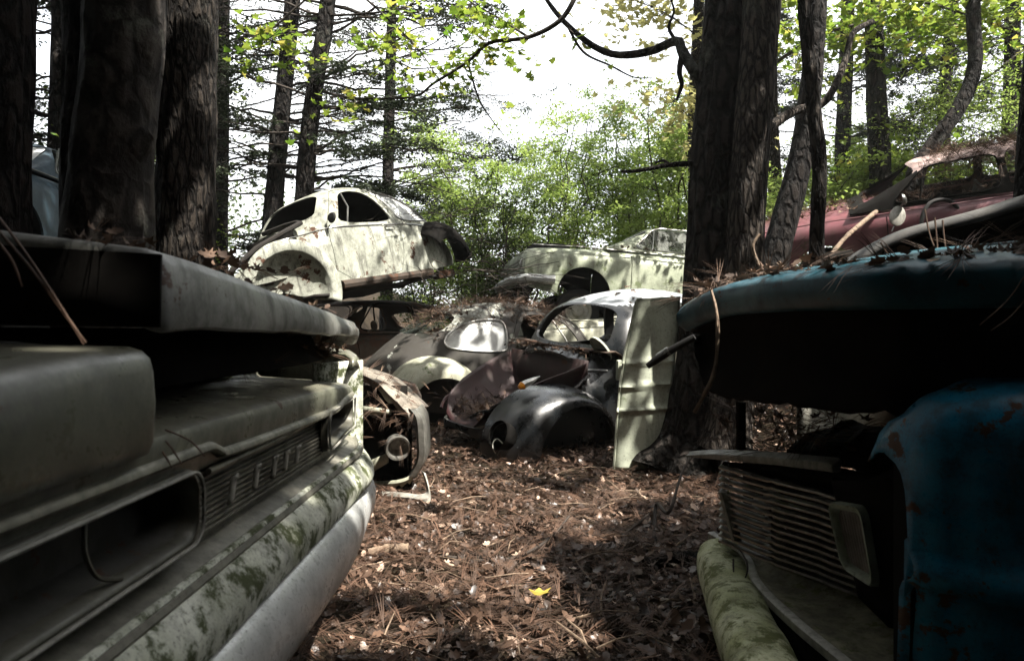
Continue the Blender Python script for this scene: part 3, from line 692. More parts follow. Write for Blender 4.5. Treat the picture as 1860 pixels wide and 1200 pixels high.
def beetle(name_label, Mx, mat, roofmat=None, far_windows=True, door_side=(1,), no_hood=False, glass=(), liner=M['dark_in'], belt=True, door=True, cat='car', wells=(), quart=QUART, rear=True):
    rt = thing('round_backed_car', name_label, cat, Mx)
    ops = [('DIFFERENCE', prism(chaikin(WIND), 'x', .25, 1.3))]
    if rear: ops.append(('DIFFERENCE', prism(chaikin(RWIN), 'x', -2.2, -.85)))
    ya, yb = (-1, 1) if far_windows else ((0, 1) if door_side[0] > 0 else (-1, 0))
    ops.append(('DIFFERENCE', prism(chaikin(quart), 'y', ya, yb)))
    for s in door_side:
        ops.append(('DIFFERENCE', prism(chaikin(DOOR, 1), 'y', 0 if s > 0 else -1, 1 if s > 0 else 0)))
    if far_windows and len(door_side) == 1:
        s = -door_side[0]; ops.append(('DIFFERENCE', prism(chaikin(DOORW), 'y', 0 if s > 0 else -1, 1 if s > 0 else 0)))
    if no_hood: ops.append(('DIFFERENCE', prism(chaikin(HOODP, 1), 'z', .50, 1.3)))
    for (wx, wz, wr, s) in wells:
        ops.append(('DIFFERENCE', prism(circle(wx, wz, wr), 'y', .18 if s > 0 else -1, 1 if s > 0 else -.18)))
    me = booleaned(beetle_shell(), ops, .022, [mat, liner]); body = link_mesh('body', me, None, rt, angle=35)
    if roofmat:
        body.data.materials.append(roofmat)
        for p in body.data.polygons:
            if p.material_index == 0 and p.center.z > 1.38 and p.normal.z > .5 : p.material_index = 2  # up-facing roof faces take the pale sunlit colour
    if door:
        for s in door_side:
            ya, yb = (.25, 1) if s > 0 else (-1, -.25)
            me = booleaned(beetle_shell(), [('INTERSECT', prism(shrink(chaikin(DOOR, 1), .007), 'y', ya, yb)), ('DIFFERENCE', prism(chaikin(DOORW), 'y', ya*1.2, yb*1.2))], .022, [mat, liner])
            d = link_mesh('door', me, None, rt, angle=35)
            hy = side_y(-.30, .90)*s
            h = MB(); h.tube([(-.23, hy+s*.0, .895), (-.24, hy+s*.035, .897), (-.30, hy+s*.04, .897), (-.36, hy+s*.034, .895)], [.012, .012, .011, .007], 8); h.build('handle', M['chrome'], d)
            vs = MB(); yv = lambda z: side_y(.3, z)*s-.008*s
            vs.tube([(.33, yv(.97), .97), (.22, yv(1.16), 1.16), (.13, yv(1.36), 1.365)], .010, 6); vs.build('vent_bar', M['chrome'], d)
    if belt:
        for s in (1, -1):
            b = MB(); pts = []
            for x in arange(1.05, -1.28, 30):
                z = ip(x, [-1.3, -1.0, -.5, .6, 1.1], [.845, .90, .928, .93, .865]); pts.append((x, side_y(x, z)*s+s*.003, z))
            b.tube(pts, .009, 6); b.build('belt_strip', M['chrome'], rt)
    for nm, poly, s in glass:
        g = MB(); poly = chaikin(poly); cx = sum(q[0] for q in poly)/len(poly); cz = sum(q[1] for q in poly)/len(poly)
        if nm == 'windshield':
            gx = lambda y, z: ip(z, [1.05, 1.4], [.765, .40])-.25*y*y-.02
            ring = [[(gx(lerp(0, q[0], k), lerp(cz, q[1], k)), lerp(0, q[0], k), lerp(cz, q[1], k)) for q in poly] for k in (1.03, .66, .33, .02)]
        else:
            f = lambda x, z: (lerp(.645, .48, smooth(.9, 1.4, z))-.10*smooth(-.5, -1.2, x)-.03)*s
            ring = [[(lerp(cx, q[0], k), side_y(lerp(cx, q[0], k), lerp(cz, q[1], k))*s-.014*s, lerp(cz, q[1], k)) for q in poly] for k in (1.03, .6, .02)]
        g.grid(ring, close_u=True); g.build(nm, M['glassd'] if nm == 'windshield' else M['glassb'], rt)
        if nm != 'windshield':
            t = MB(); t.tube([(q[0], side_y(q[0], q[1])*s+s*.002, q[1]) for q in poly]+[(poly[0][0], side_y(*poly[0])*s+s*.002, poly[0][1])], .011, 6); t.build('window_seal', M['chrome'], rt)
    return rt, body
def floor_pan(rt, z=.24):
    p = MB(); p.grid([[(x, y, z-.03*(abs(y) < .1)+.02*math.sin(x*6)) for y in arange(-.62, .62, 9)] for x in arange(1.0, -1.0, 12)]); p.build('floor_pan', M['under'], rt, solid=.03)

# ---- dark one on the ground (front towards the lower left)
fD = Vector((-.802, -.598)).normalized()
MD = carM((1.03, 6.57, -.20), fD, 3.1, -4.5) @ Matrix.Scale(1.03, 4)
DK, dbody = beetle('dark rounded small car without hood or glass, its open maroon trunk full of needles', MD, M['darkcar'], M['sunlit_roof'], no_hood=True, door=False, door_side=(1,), belt=False)
# trunk tub
tub = MB(); rows = []
for x in arange(1.74, .90, 14):
    w = ip(x, [.9, 1.1, 1.4, 1.66, 1.76], [.50, .49, .40, .32, .2]); zr = ip(x, [.9, 1.2, 1.5, 1.68, 1.76], [.95, .87, .77, .66, .5]); fl = ip(x, [.9, 1.3, 1.6, 1.76], [.55, .50, .48, .46])
    rows.append([(x, w*a, lerp(fl, zr, abs(a)**3)) for a in (-1, -.97, -.9, -.7, -.3, 0, .3, .7, .9, .97, 1)])
tub.grid(rows); TUB = tub.build('trunk_well', M['maroon'], DK, solid=.01)
fw = MB(); fw.grid([[(.90-.02*k, y, z) for y in arange(-.5, .5, 9)] for k, z in ((0, .5), (0, .75), (1, .97))]); fw.build('firewall', M['maroon'], DK, solid=.01)
# hood opening lips
for s in (1, -1):
    lp = MB(); pts = []
    for x in arange(1.80, .88, 24):
        y = ip(x, [.9, 1.1, 1.4, 1.66, 1.8], [.515, .51, .425, .345, .21]); 
        z = max((beetle_point(i, t/22).z for i in range(0, 50) for t in range(6, 20) if abs(beetle_point(i, t/22).x-x) < .05 and abs(beetle_point(i, t/22).y-y) < .05), default=.5)
        pts.append((x, y*s, z+.012))
    pts = [Vector(p) for p in pts]; pts = [pts[0]]+[(pts[i-1]+pts[i]+pts[i+1])/3 for i in range(1, len(pts)-1)]+[pts[-1]]
    lp.tube(pts, .014, 6); lp.build('hood_seal', M['darkcar'] if s > 0 else M['maroon'], DK)
sg = MB(); pts = []
for x in arange(1.28, .72, 14): pts.append((x, side_y(x, .885-.12*smooth(.9, 1.3, x))+.006, .885-.12*smooth(.9, 1.3, x)))
sg.tube(pts, [.006]+[.013]*12+[.008], 6); sg.build('side_strip', M['chrome'], DK)
# front wings
Rf = lambda a: .50+.10*max(0, math.cos(a-R(22)))**3+.02*math.sin(a)
def front_wing(rt, mat, s=1, hole=True, name='fender'):
    mb = fender(1, 0, .40, .775, 1.20, .31, .385, R(-38), R(187), lambda a: .44+.20*max(0, math.cos(a-R(8)))**2.2+.06*max(0, math.sin(a)))
    if s < 0: mb.v = [(x, -y, z) for x, y, z in mb.v]
    me = mb.mesh('wing')
    bm = bmesh.new(); bm.from_mesh(me)
    if sum(f.normal.z for f in bm.faces if f.calc_center_median().z > .6) < 0: bmesh.ops.reverse_faces(bm, faces=bm.faces)
    bm.to_mesh(me); bm.free()
    ops = []
    c = MB(); mm = Matrix.Translation((1.80, .60*s, .53)) @ Matrix.Rotation(R(67), 4, 'Y')
    if hole:
        c.lathe([(.001, -.3), (.098, -.3), (.098, .3), (.001, .3)], 36, mm); cm = c.mesh('c'); ops = [('DIFFERENCE', cm)]
    me = booleaned(me, ops, .012, [mat, M['dark_in']]); w = link_mesh(name, me, None, rt, angle=40)
    if hole:
        b = MB(); b.lathe([(.101, .03), (.099, -.02), (.09, -.12), (.05, -.17), (.001, -.18)], 32, mm); b.build('headlight_bucket', M['blackrust'], w)
        wr = MB(); wr.tube(cr([mm @ Vector(q) for q in ((.02, .03, -.1), (.05, .05, -.02), (.03, -.02, .0), (.06, -.03, .02), (.10, .0, .03), (.13, .01, .0))], 20), .004, 5); wr.build('wire', M['hub'], w)
    return w
wg = front_wing(DK, M['darkcar'], 1)
ts = MB(); tm = Matrix.Translation((1.52, .545, .865)) @ Matrix.Rotation(R(18), 4, 'Y')
rows = []
for x, ry, rz in ((.085, .004, .004), (.08, .018, .016), (.05, .034, .03), (.0, .033, .027), (-.06, .02, .018), (-.12, .004, .004)):
    rows.append([tm @ Vector((x, ry*math.cos(2*math.pi*k/14), rz*math.sin(2*math.pi*k/14))) for k in range(14)])
q = MB(); q.grid(rows[:3], close_u=True, cap0=True); TS = MB(); TS.grid(rows[2:], close_u=True, cap1=True)
tso = TS.build('turn_signal', M['chrome'], wg); q.build('amber_lens', M['amber'], tso)
rear = fender(0, 0, .40, .77, -1.20, .31, .375, R(-5), R(195), lambda a: .50+.05*max(0, math.sin(a)))
rear.build('fender', M['darkcar'], DK, solid=.012)
ww = MB(); ww.lathe([(.001, -.1), (.40, -.1), (.47, .0)], 30, Matrix.Translation((1.20, .52, .33)) @ Matrix.Rotation(R(-90), 4, 'X')); ww.build('wheel_well', M['dark_in'], DK)  # added black disc, shade of the wheel arch put into its colour
# inside: steering wheel, seats, far door with its frame
swm = Matrix.Translation((.42, .32, .93)) @ Matrix.Rotation(R(-62), 4, 'Y')
sw = MB(); sw.tube([swm @ Vector((.19*math.cos(a), .19*math.sin(a), 0)) for a in arange(0, 2*math.pi, 40)], .012, 6, cap=False)
sw.tube([swm @ Vector((-.19, 0, 0)), swm @ Vector((0, 0, -.05)), swm @ Vector((.19, 0, 0))], .012, 6); sw.build('steering_wheel', M['rubber'], DK)
for s in (1, -1):
    se = MB(); rows = []
    for t in arange(0, 1, 10):
        z = .55+.48*t; x = -.12-.16*t; w = .24*(1-.35*smooth(.6, 1.0, t)); h = .07*(1-.5*t)
        rows.append([(x+h*math.cos(a), s*.32+w*math.copysign(abs(math.sin(a))**.6, math.sin(a)), z) for a in [2*math.pi*k/14 for k in range(14)]])
    se.grid(rows, close_u=True, cap1=True); se.build('seat', M['seat'], DK)
ds = MB(); ds.grid([[(x+.0, y, z) for y in arange(-.62, .62, 12)] for x, z in ((.80, 1.035), (.70, 1.04), (.62, 1.0), (.60, .85))]); ds.build('dashboard', M['rustpan'], DK, solid=.01)
spk = MB(); smm = Matrix.Translation((.735, .50, 1.06)) @ Matrix.Rotation(R(-50), 4, 'Y')
spk.lathe([(.001, .012), (.10, .010), (.13, 0), (.135, -.02)], 24, smm, .62); spk.build('rear_view_mirror', M['panel'], DK)
hg = MB(); hg.box((.70, .66, .90), (.05, .03, .16), bev=.012); hg.tube([(.70, .68, .93), (.70, .72, .93)], .018, 8); hg.build('hinge_plate', M['panel'], DK)

# ---- peeling two tone one behind (rear towards the left)
fT = Vector((.88, .475)).normalized(); rT = Vector((fT.y, -fT.x))
OT = Vector((-.345, 6.6))+fT*.8-rT*.6
TT, tbody = beetle('peeling two tone rounded car with milky rear side window, roof buried in pine needles', carM((.02, 7.75, -.25), fT, 3.0, 1.6), M['twotone'], None, door_side=(-1,), door=True, belt=False, glass=[('rear_side_window', QUART2, -1)], quart=QUART2)
mb = fender(0, 0, .42, .79, -1.20, .31, .40, R(-8), R(200), lambda a: .53+.06*max(0, math.sin(a))); mb.v = [(x, -y, z) for x, y, z in mb.v]
mb.build('fender', M['cream_fender'], TT, solid=.012)
rw = MB(); poly = chaikin(RWIN); rw.grid([[(ip(lerp(1.22, q[1], k), [1.05, 1.35], [-1.415, -.93]), lerp(0, q[0], k), lerp(1.22, q[1], k)) for q in poly] for k in (1.04, .5, .02)], close_u=True); rw.build('rear_window', M['glassd'], TT)
iw = MB(); iw.lathe([(.001, 0), (.2, .0), (.39, .02)], 30, Matrix.Translation((-1.2, -.46, .33)) @ Matrix.Rotation(R(90), 4, 'X')); iw.build('wheel_well', M['dark_in'], TT)
mbl = MB(); mbl.v = [(x, -y, z) for x, y, z in mb.v]; mbl.f = list(mb.f); mbl.build('fender', M['cream_fender'], TT, solid=.012)

# ---- white one on top
fW = Vector((-.542, -.84)).normalized(); lW = Vector((-fW.y, fW.x))
Wp = Vector((-1.27, 7.1)); OW = Wp+fW*.3-lW*.65
if lW.y > 0: pass
WB, wbody = beetle('chalky white rounded car shell without hood, stacked high at upper left of the pile', carM((-1.947, 8.205, 1.148), fW, 9.4, 8.9), M['white'], None, far_windows=False, door_side=(1,), no_hood=True, glass=[('rear_side_window', QUART, 1)], rear=False, wells=((1.17, .33, .40, 1),))
floor_pan(WB)
# wheel well flange and bowl
fl = MB(); rows = []
for a in arange(R(-12), R(205), 50):
    row = []
    for r, dy in ((.515, .004), (.50, .014), (.41, .014), (.395, .002), (.38, -.05), (.30, -.13), (.15, -.17), (.01, -.18)):
        x = 1.17+r*math.cos(a); z = .33+r*math.sin(a); yy = ip(x, [.6, .8, 1.0, 1.2, 1.5, 1.7], [.655, .62, .575, .52, .44, .37]); row.append((x, yy+dy+.02, z))
    rows.append(row)
fl.grid(rows); fl.build('wheel_well', M['white'], WB, solid=.006)
tubw = MB(); tubw.grid([[(x, y, z) for y in arange(-.40, .40, 6)] for x, z in ((.90, .98), (.92, .5), (1.3, .45), (1.7, .42))]); tubw.build('trunk_well', M['blackrust'], WB, solid=.01)
hl_ = MB(); pts = []
for x in arange(1.78, .86, 30):
    y = ip(x, [.9, 1.1, 1.4, 1.66, 1.8], [.50, .50, .415, .335, .21])
    z = ip(x, [.86, 1.1, 1.4, 1.66, 1.80], [.985, .90, .775, .60, .44]); pts.append((x, y, z+.03))
hl_.tube(pts+[(.82, .40, 1.045), (.80, .2, 1.06), (.80, -.2, 1.06)], .027, 8); hl_.build('hood_seal', M['under'], WB)
# torn rear fender: rusted upper shell
def rff(a): return .50+.10*max(0, math.sin(a))
mb = fender(0, 0, .43, .80, -1.20, .36, .34, R(50), R(176), rff, p=.9); mb.build('fender', M['blackrust'], WB, solid=.012)
apn = MB(); apn.grid([[(-1.12-.5*t, .55-.28*t, z) for z in (.30, .5, .8)] for t in arange(0, 1, 6)]); apn.build('rear_apron', M['white'], WB, solid=.008)
jk = MB(); jk.box((-1.30, .50, .26), (.35, .12, .10), bev=.02); jk.build('torsion_housing', M['rustpan'], WB)
sill = MB(); sill.tube([(.62, .635, .30), (-.9, .63, .30)], [.05, .05], 8); sill.build('sill', M['rustpan'], WB)
ml = MB(); mm = Matrix.Translation((.60, .70, 1.02)) @ Matrix.Rotation(R(75), 4, 'Y'); ml.lathe([(.001, .02), (.05, .015), (.06, -.005)], 18, mm); ml.tube([(.57, .64, .98), (.60, .70, 1.01)], .008, 6); ml.build('door_mirror', M['dark_in'], WB)

# ---------------------------------------------------------------- boxy saloons
def sedan(label, Mx, mat, roofmat=None, glass=True, hood=True, windshield=True, wheels=(), liner=M['dark_in'], lamps=True, pillar=None, pillars_only=False, name='saloon_car', front=True):
    rt = thing(name, label, 'car', Mx)
    T = [(2.16, .62), (2.14, .80), (2.05, .89), (1.7, .935), (1.2, .965), (.72, .985), (.2, .985), (-.6, .985), (-1.2, .975), (-1.6, .955), (-2.1, .90), (-2.3, .82), (-2.34, .6)]
    B = [(2.12, .42), (2.10, .36), (2.0, .32), (1.7, .28), (1.2, .26), (.72, .25), (.2, .25), (-.6, .25), (-1.2, .26), (-1.6, .28), (-2.1, .34), (-2.25, .38), (-2.3, .42)]
    H = [.80, .81, .825, .835, .845, .855, .86, .86, .85, .84, .81, .79, .77]
    n = 60; t_ = cr([(a, b, 0) for a, b in T], n); b_ = cr([(a, b, 0) for a, b in B], n); h_ = cr([(a, 0, 0) for a in H], n)
    def pt(i, t):
        a = abs(t)*math.pi/2; e = 6.5; y = h_[i].x*math.sin(a)**(2/e); w = max(0, math.cos(a))**(2/e)
        y *= 1+.02*math.sin(w*3.14)
        return Vector((lerp(b_[i].x, t_[i].x, w), math.copysign(y, t), lerp(b_[i].y, t_[i].y, w)))
    ts_ = [math.copysign(abs(j/20)**1.0, j) for j in range(-20, 21)]
    ts_ = [math.copysign((math.asin(min(1, abs(t)**.9))*2/math.pi), t) for t in ts_]
    me = MB().grid([[pt(i, t) for t in ts_] for i in range(n)], cap0=True, cap1=True).mesh('sh')
    ops = []
    for wx in (1.32, -1.32):
        arch = [(wx+.37*math.cos(a), .30+.36*math.sin(a)) for a in arange(0, math.pi, 20)]+[(wx-.37, .1), (wx+.37, .1)]
        for s in (1, -1): ops.append(('DIFFERENCE', prism(arch, 'y', .45 if s > 0 else -1, 1 if s > 0 else -.45)))
    ops.append(('DIFFERENCE', prism([(.55, -.66), (.55, .66), (-1.15, .66), (-1.15, -.66)], 'z', .4, 1.2)))
    if not hood: ops.append(('DIFFERENCE', prism([(2.05, -.62), (2.05, .62), (.85, .66), (.85, -.66)], 'z', .45, 1.2)))
    for s in (1, -1):
        for xd in (.66, -.42): ops.append(('DIFFERENCE', prism([(xd, .30), (xd+.012, .30), (xd+.012, 1.2), (xd, 1.2)], 'y', .80 if s > 0 else -1, 1 if s > 0 else -.80)))
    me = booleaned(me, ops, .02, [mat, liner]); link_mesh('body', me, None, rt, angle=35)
    # greenhouse
    Gt = [(.42, 1.30), (.30, 1.375), (.1, 1.40), (-.4, 1.415), (-.9, 1.39), (-1.08, 1.34), (-1.15, 1.28)]
    m = 40
    gp = cr([(1.02, 0, .98)]+[(.72, 0, 1.14)]+[(a, 0, b) for a, b in Gt]+[(-1.35, 0, 1.12), (-1.55, 0, .98)], m)
    rows = []
    for i, p in enumerate(gp):
        k = (p.z-.965)/.45; xb = lerp(.95, -1.5, i/(m-1)) if False else p.x
        hwt = .60+.02*(1-k); row = []
        for t in [j/12 for j in range(-12, 13)]:
            a = abs(t)*math.pi/2; w = max(0, math.cos(a))**(2/5.); y = math.sin(a)**(2/5.)
            z = .965+(p.z-.965)*w; yy = lerp(.785, .60, (z-.965)/.45)*y
            row.append((p.x, math.copysign(yy, t), z))
        rows.append(row)
    g = MB().grid(rows).mesh('gh')
    bm = bmesh.new(); bm.from_mesh(g)
    if sum(f.normal.z*f.calc_area() for f in bm.faces) < 0: bmesh.ops.reverse_faces(bm, faces=bm.faces)
    bm.to_mesh(g); bm.free()
    SW = [(.62, 1.0), (.27, 1.345), (-.38, 1.36), (-.40, 1.0)]; SW2 = [(-.47, 1.0), (-.45, 1.36), (-.88, 1.335), (-1.12, 1.12), (-1.1, 1.0)]
    wsz = [(-.66, 1.03), (-.545, 1.335), (.545, 1.335), (.66, 1.03)]
    c1 = lambda q: chaikin([p for e in zip(q, [((a[0]+b[0])/2, (a[1]+b[1])/2) for a, b in zip(q, q[1:]+q[:1])]) for p in e], 2)
    ops = [('DIFFERENCE', prism(c1(SW), 'y', -1.2, 1.2)), ('DIFFERENCE', prism(c1(SW2), 'y', -1.2, 1.2)), ('DIFFERENCE', prism(c1(wsz), 'x', .31, 1.2)), ('DIFFERENCE', prism(c1(wsz), 'x', -1.6, -1.12))]
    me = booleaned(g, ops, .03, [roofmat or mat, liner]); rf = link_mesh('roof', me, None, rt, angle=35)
    if roofmat is M['pinkroof']:
        me.materials.append(M['blackrust'])
        for p in me.polygons:
            if p.material_index == 0 and not (p.normal.z > .55 and p.center.z > 1.30): p.material_index = 2
    for s in (1, -1):
        fr = MB(); q = c1(SW); yw = lambda z: lerp(.785, .60, (z-.965)/.45)
        fr.tube([(a, s*(yw(b)+.004), b) for a, b in q+q[:1]], .010, 6); fr.tube([(.30, s*yw(1.0), 1.0), (.19, s*yw(1.35), 1.345)] if False else [(.34, s*yw(1.0), 1.0), (.27, s*yw(1.33), 1.335)], .010, 6)
        fr.build('window_frame', M['chrome'] if glass else M['blackrust'], rf)
        if glass:
            for q in (SW, SW2):
                gl = MB(); q = c1(q); cx = sum(a for a, b in q)/len(q); cz = 1.18
                gl.grid([[(lerp(cx, a, k), s*(yw(lerp(cz, b, k))-.012), lerp(cz, b, k)) for a, b in q] for k in (1.02, .02)], close_u=True); gl.build('side_window', M['glass'], rf)
    if windshield:
        ws = MB(); q = c1(wsz); xw = lambda y, z: ip(z, [.98, 1.14, 1.3, 1.4], [1.01, .71, .41, .2])-.02-.12*(y/.66)**2*0
        ws.grid([[(xw(a*k, lerp(1.18, b, k)), a*k, lerp(1.18, b, k)) for a, b in q] for k in (1.03, .7, .35, .02)], close_u=True); ws.build('windshield', M['glassb'], rt)
    for s in (1, -1):
        b = MB(); b.tube([(x, s*(ip(x, [-2.2, -1, 0, 1, 2.1], [.80, .86, .87, .855, .83])+.004), .93-.03*smooth(1.2, 2.1, x)) for x in arange(-2.1, 2.05, 20)], .008, 5); b.build('belt_strip', M['chrome'] if glass else mat, rt)
    mi = MB(); mi.lathe([(.001, .03), (.04, .024), (.06, .005), (.062, -.005), (.001, -.012)], 18, Matrix.Translation((.50, .93, 1.06)) @ Matrix.Rotation(R(-80), 4, 'Y')); mi.tube([(.52, .84, .985), (.50, .92, 1.02)], .010, 6); mi.build('door_mirror', M['chrome'], rt)
    if front:
        gr = MB(); gr.grid([[(2.145, y, z) for z in (.46, .6, .72)] for y in (-.5, 0, .5)]); 
        for z in arange(.48, .72, 6): gr.tube([(2.165, -.52, z), (2.175, 0, z), (2.165, .52, z)], .008, 5)
        gr.build('grille', M['grillebar'], rt)
        for s in (1, -1):
            l = MB(); l.lathe([(.001, .03), (.06, .02), (.078, 0), (.09, .0), (.098, -.02)], 24, Matrix.Translation((2.15, .64*s, .66)) @ Matrix.Rotation(R(90), 4, 'Y')); l.build('headlight', M['lens'], rt)
        bp = MB(); bp.tube([(1.75, -.90, .45), (2.1, -.86, .45), (2.24, -.5, .45), (2.27, 0, .45), (2.24, .5, .45), (2.1, .86, .45), (1.75, .90, .45)], .055, 8); bp.build('bumper', M['bumper'], rt)
    for wx, s in wheels: wheel(rt, wx, .70*s, .30, s)
    inn = MB(); inn.grid([[(x, y, z) for y in (-.6, 0, .6)] for x, z in ((.5, .45), (-.2, .42), (-1.0, .45))]); inn.grid([[(x, y, z) for y in (-.55, 0, .55)] for x, z in ((-.25, .5), (-.36, 1.0), (-.45, .5))]); inn.build('interior', liner, rt, solid=.02)
    return rt
fS = Vector((-.965, -.262)).normalized(); lS = Vector((-fS.y, fS.x))
def sed_at(px, py, Y, lx, lz, ly, f):   # origin so that local (lx, ly, lz) shows at that pixel
    p = P(px, py, Y); l = Vector((-f.y, f.x)); o = Vector((p.x, p.y))-f*lx-l*ly; return Vector((o.x, o.y, p.z-lz))
fS = Vector((-.977, -.211)).normalized(); OS = Vector((2.046, 10.172, .991))
US = sedan('mossy grey green boxy saloon with chrome mirror and pale windshield, stacked behind the dark car', carM(OS, fS, -4.3, 3.2), M['greycar'], glass=True, wheels=())
spare = MB(); spare.lathe([(.20, -.06), (.31, -.05), (.315, 0), (.31, .05), (.20, .06)], 32, Matrix.Translation((1.62, 0, 1.0)) @ Matrix.Rotation(R(4), 4, 'Y')); SP = spare.build('spare_tyre', M['rubber'])
# car crushed underneath
OL = Vector((OS.x+.15, OS.y+.05, .16)); floor_pan(US, .27); wheel(US, 1.30, .52, .10, 1); wheel(US, 1.30, -.62, .12, -1)
LS = sedan('pale saloon underneath the grey green one, glimpsed through the dark car', carM(OL, fS, 0), M['cream_fender'], glass=False, windshield=False, wheels=((1.32, 1), (-1.32, 1), (1.32, -1), (-1.32, -1)))
# blue one behind the trees at left
fB = Vector((.50, -.86)).normalized()
BS = sedan('steel blue saloon on the bank behind the dark tree trunks at left', carM((-5.24, 7.09, 1.45), Vector((.12, -.99)), 0), M['bluecar'], M['bluecar'], wheels=((1.32, 1), (-1.32, 1)))
# pink one on the bank at right
fP = Vector((-.896, .443)).normalized(); OP = Vector((5.20, 8.074, 1.62))
PK = sedan('dull pink saloon on the right bank, glassless, its faded roof heaped with pine needles', carM(OP, fP, 5.1, -15.5), M['pink'], M['pinkroof'], glass=False, windshield=False, hood=True, wheels=((1.32, 1), (-1.32, 1)))

CR = sedan('rusted dark saloon buried underneath the white shell', carM((-2.1, 9.3, -.05), Vector((-.62, -.78)), 0), M['rustpan'], glass=False, windshield=False)
SP.matrix_world = ROOT[US]; prop(SP, 'black tyre lying flat on the hood of the grey green saloon', 'tyre')
SP.name = 'tyre'
# ---------------------------------------------------------------- small rusty front end beyond the left car
RW = thing('wrecked_front_end', 'rusted car nose with one round headlight, half hidden beyond the left car', 'car', Vector((-.95, 4.4, 0)))
def q3(*a): return [P(*x) for x in a]
s = MB(); rows = []
for t in arange(0, 1, 16):
    a = cr(q3((600, 660, 4.5), (675, 683, 4.3), (712, 712, 4.1), (748, 748, 3.95)), 16)[int(round(t*15))]
    rows.append([a+Vector((.03, .55, -.03)), a+Vector((.02, .25, .0)), a, a+Vector((-.01, -.03, -.012+.012*noise.noise(a*9))), a+Vector((-.01, -.035, -.05+.03*noise.noise(a*14)))])
s.grid(rows); s.build('hood', paint('flaking hood', (.26, .23, .19), (.10, .08, .06), rust=.45, dirt=.5, sc=3, rough=.7), RW, True, solid=.006)
s = MB(); s.grid([q3((640, 735, 4.25), (672, 739, 4.15), (708, 744, 4.05)), q3((640, 752, 4.25), (672, 753, 4.15), (708, 752, 4.05))]); s.build('upper_crossbar', M['cream_fender'], RW, True, solid=.03)
s = MB(); a = P(722, 812, 3.92); mm = Matrix.Translation(a) @ Matrix.Rotation(R(18), 4, 'Z') @ Matrix.Rotation(R(98), 4, 'X')
s.lathe([(.052, .00), (.06, .028), (.069, .03), (.074, .012), (.070, -.03), (.06, -.07), (.001, -.09)], 32, mm); hl0 = s.build('headlight_bezel', M['grillebar'], RW, True)
s = MB(); s.lathe([(.001, -.05), (.03, -.045), (.053, -.01)], 24, mm); s.build('headlight', M['lens'], hl0, True)
s = MB(); s.grid([q3((640, 846, 4.1), (668, 838, 4.02), (704, 822, 3.95)), q3((640, 870, 4.1), (668, 862, 4.02), (704, 840, 3.95))]); s.build('lower_arm', M['cream_fender'], RW, True, solid=.02)
s = MB(); b0 = cr(q3((650, 880, 4.1), (690, 878, 4.0), (722, 876, 3.92), (745, 868, 3.9), (762, 850, 3.9)), 20); s.grid([[p+Vector((0, 0, .015)), p+Vector((0, -.012, .0)), p+Vector((0, 0, -.022+.01*math.sin(i*2.1)))] for i, p in enumerate(b0)]); s.build('grille_bar', M['cream_fender'], RW, True, solid=.006)
s = MB(); e0 = cr(q3((752, 742, 3.95), (764, 760, 3.9), (768, 800, 3.88), (767, 835, 3.88), (750, 868, 3.9)), 24)
s.grid([[p+Vector((-.035, .02, 0)), p+Vector((-.02, -.012, 0)), p+Vector((.008, -.014, 0)), p+Vector((.016, .01, 0)), p+Vector((.01, .25, .0))] for p in e0]); s.build('side_marker', M['grillebar'], RW, True, solid=.005)
s = MB(); s.grid([[P(px, y, 4.25) for px in (600, 660, 740)] for y in (700, 800, 905)]); s.grid([[P(745, y, Y) for Y in (3.98, 4.4, 5.0)] for y in (760, 830, 900)]); s.build('inner_fender', M['blackrust'], RW, True, solid=.02)
s = MB(); c0 = cr(q3((640, 902, 3.95), (690, 905, 3.85), (735, 908, 3.72), (768, 912, 3.66), (780, 904, 3.68), (777, 880, 3.74), (771, 858, 3.78)), 40)
rows = []
for i, p in enumerate(c0):
    h = .035 if i < 22 else lerp(.035, .004, (i-22)/17); rows.append([p+Vector((-.02, .03, h)), p+Vector((-.002, -.006, h*.5)), p+Vector((.006, -.008, -h*.4)), p+Vector((0, .01, -h*1.3))])
s.grid(rows); s.build('bumper', M['header'], RW, True, solid=.005)
s = MB(); s.grid([[(x, 4.4+1.6*t, z) for x, z in ((-1.6, .1), (-1.6, .45), (-1.56, .52), (-1.1, .56), (-.85, .48), (-.80, .38), (-.80, .1))] for t in (0, .5, 1)]); s.build('body', M['rustpan'], RW, True, solid=.01)

# ---------------------------------------------------------------- panel leaning on the tree
PT = thing('door_panel', 'pale grey green ribbed car panel standing on end against the twin tree', 'panel', P(1170, 845, 4.75))
def pe(y):
    l = ip(y, [535, 545, 600, 640, 700, 760, 850], [1170, 1156, 1144, 1135, 1126, 1121, 1115]); r = ip(y, [530, 600, 700, 770, 855], [1236, 1231, 1221, 1212, 1190]); return l, r
rows = []
ys = sorted(arange(538, 852, 60)+[640-3, 640, 643, 680-3, 683, 744-3, 744, 747])
for i, y in enumerate(ys):
    l, r = pe(y); row = []
    for j in range(15):
        t = j/14; px = lerp(l, r, t); Yd = 4.62+.20*(850-y)/310*.6+.10*t-.02*math.sin(t*3.14)
        for ry, amp in ((658, .018), (700, .022), (744, .022)):
            Yd -= amp*math.exp(-((y-ry-(t-.5)*-6)/4.0)**2)
        yy = y+ (4*(1-t) if i == 0 else 0)
        p = P(px, yy, Yd); 
        if j == 0: p.y += .03
        row.append(p)
    rows.append(row)
s = MB(); s.grid(rows); s.build('panel', M['panel'], PT, True, 60, solid=.008)
eg = MB(); eg.tube([r_[0]+Vector((0, -.028, 0)) for r_ in rows], .009, 6); eg.build('folded_edge', M['panel'], PT, True)
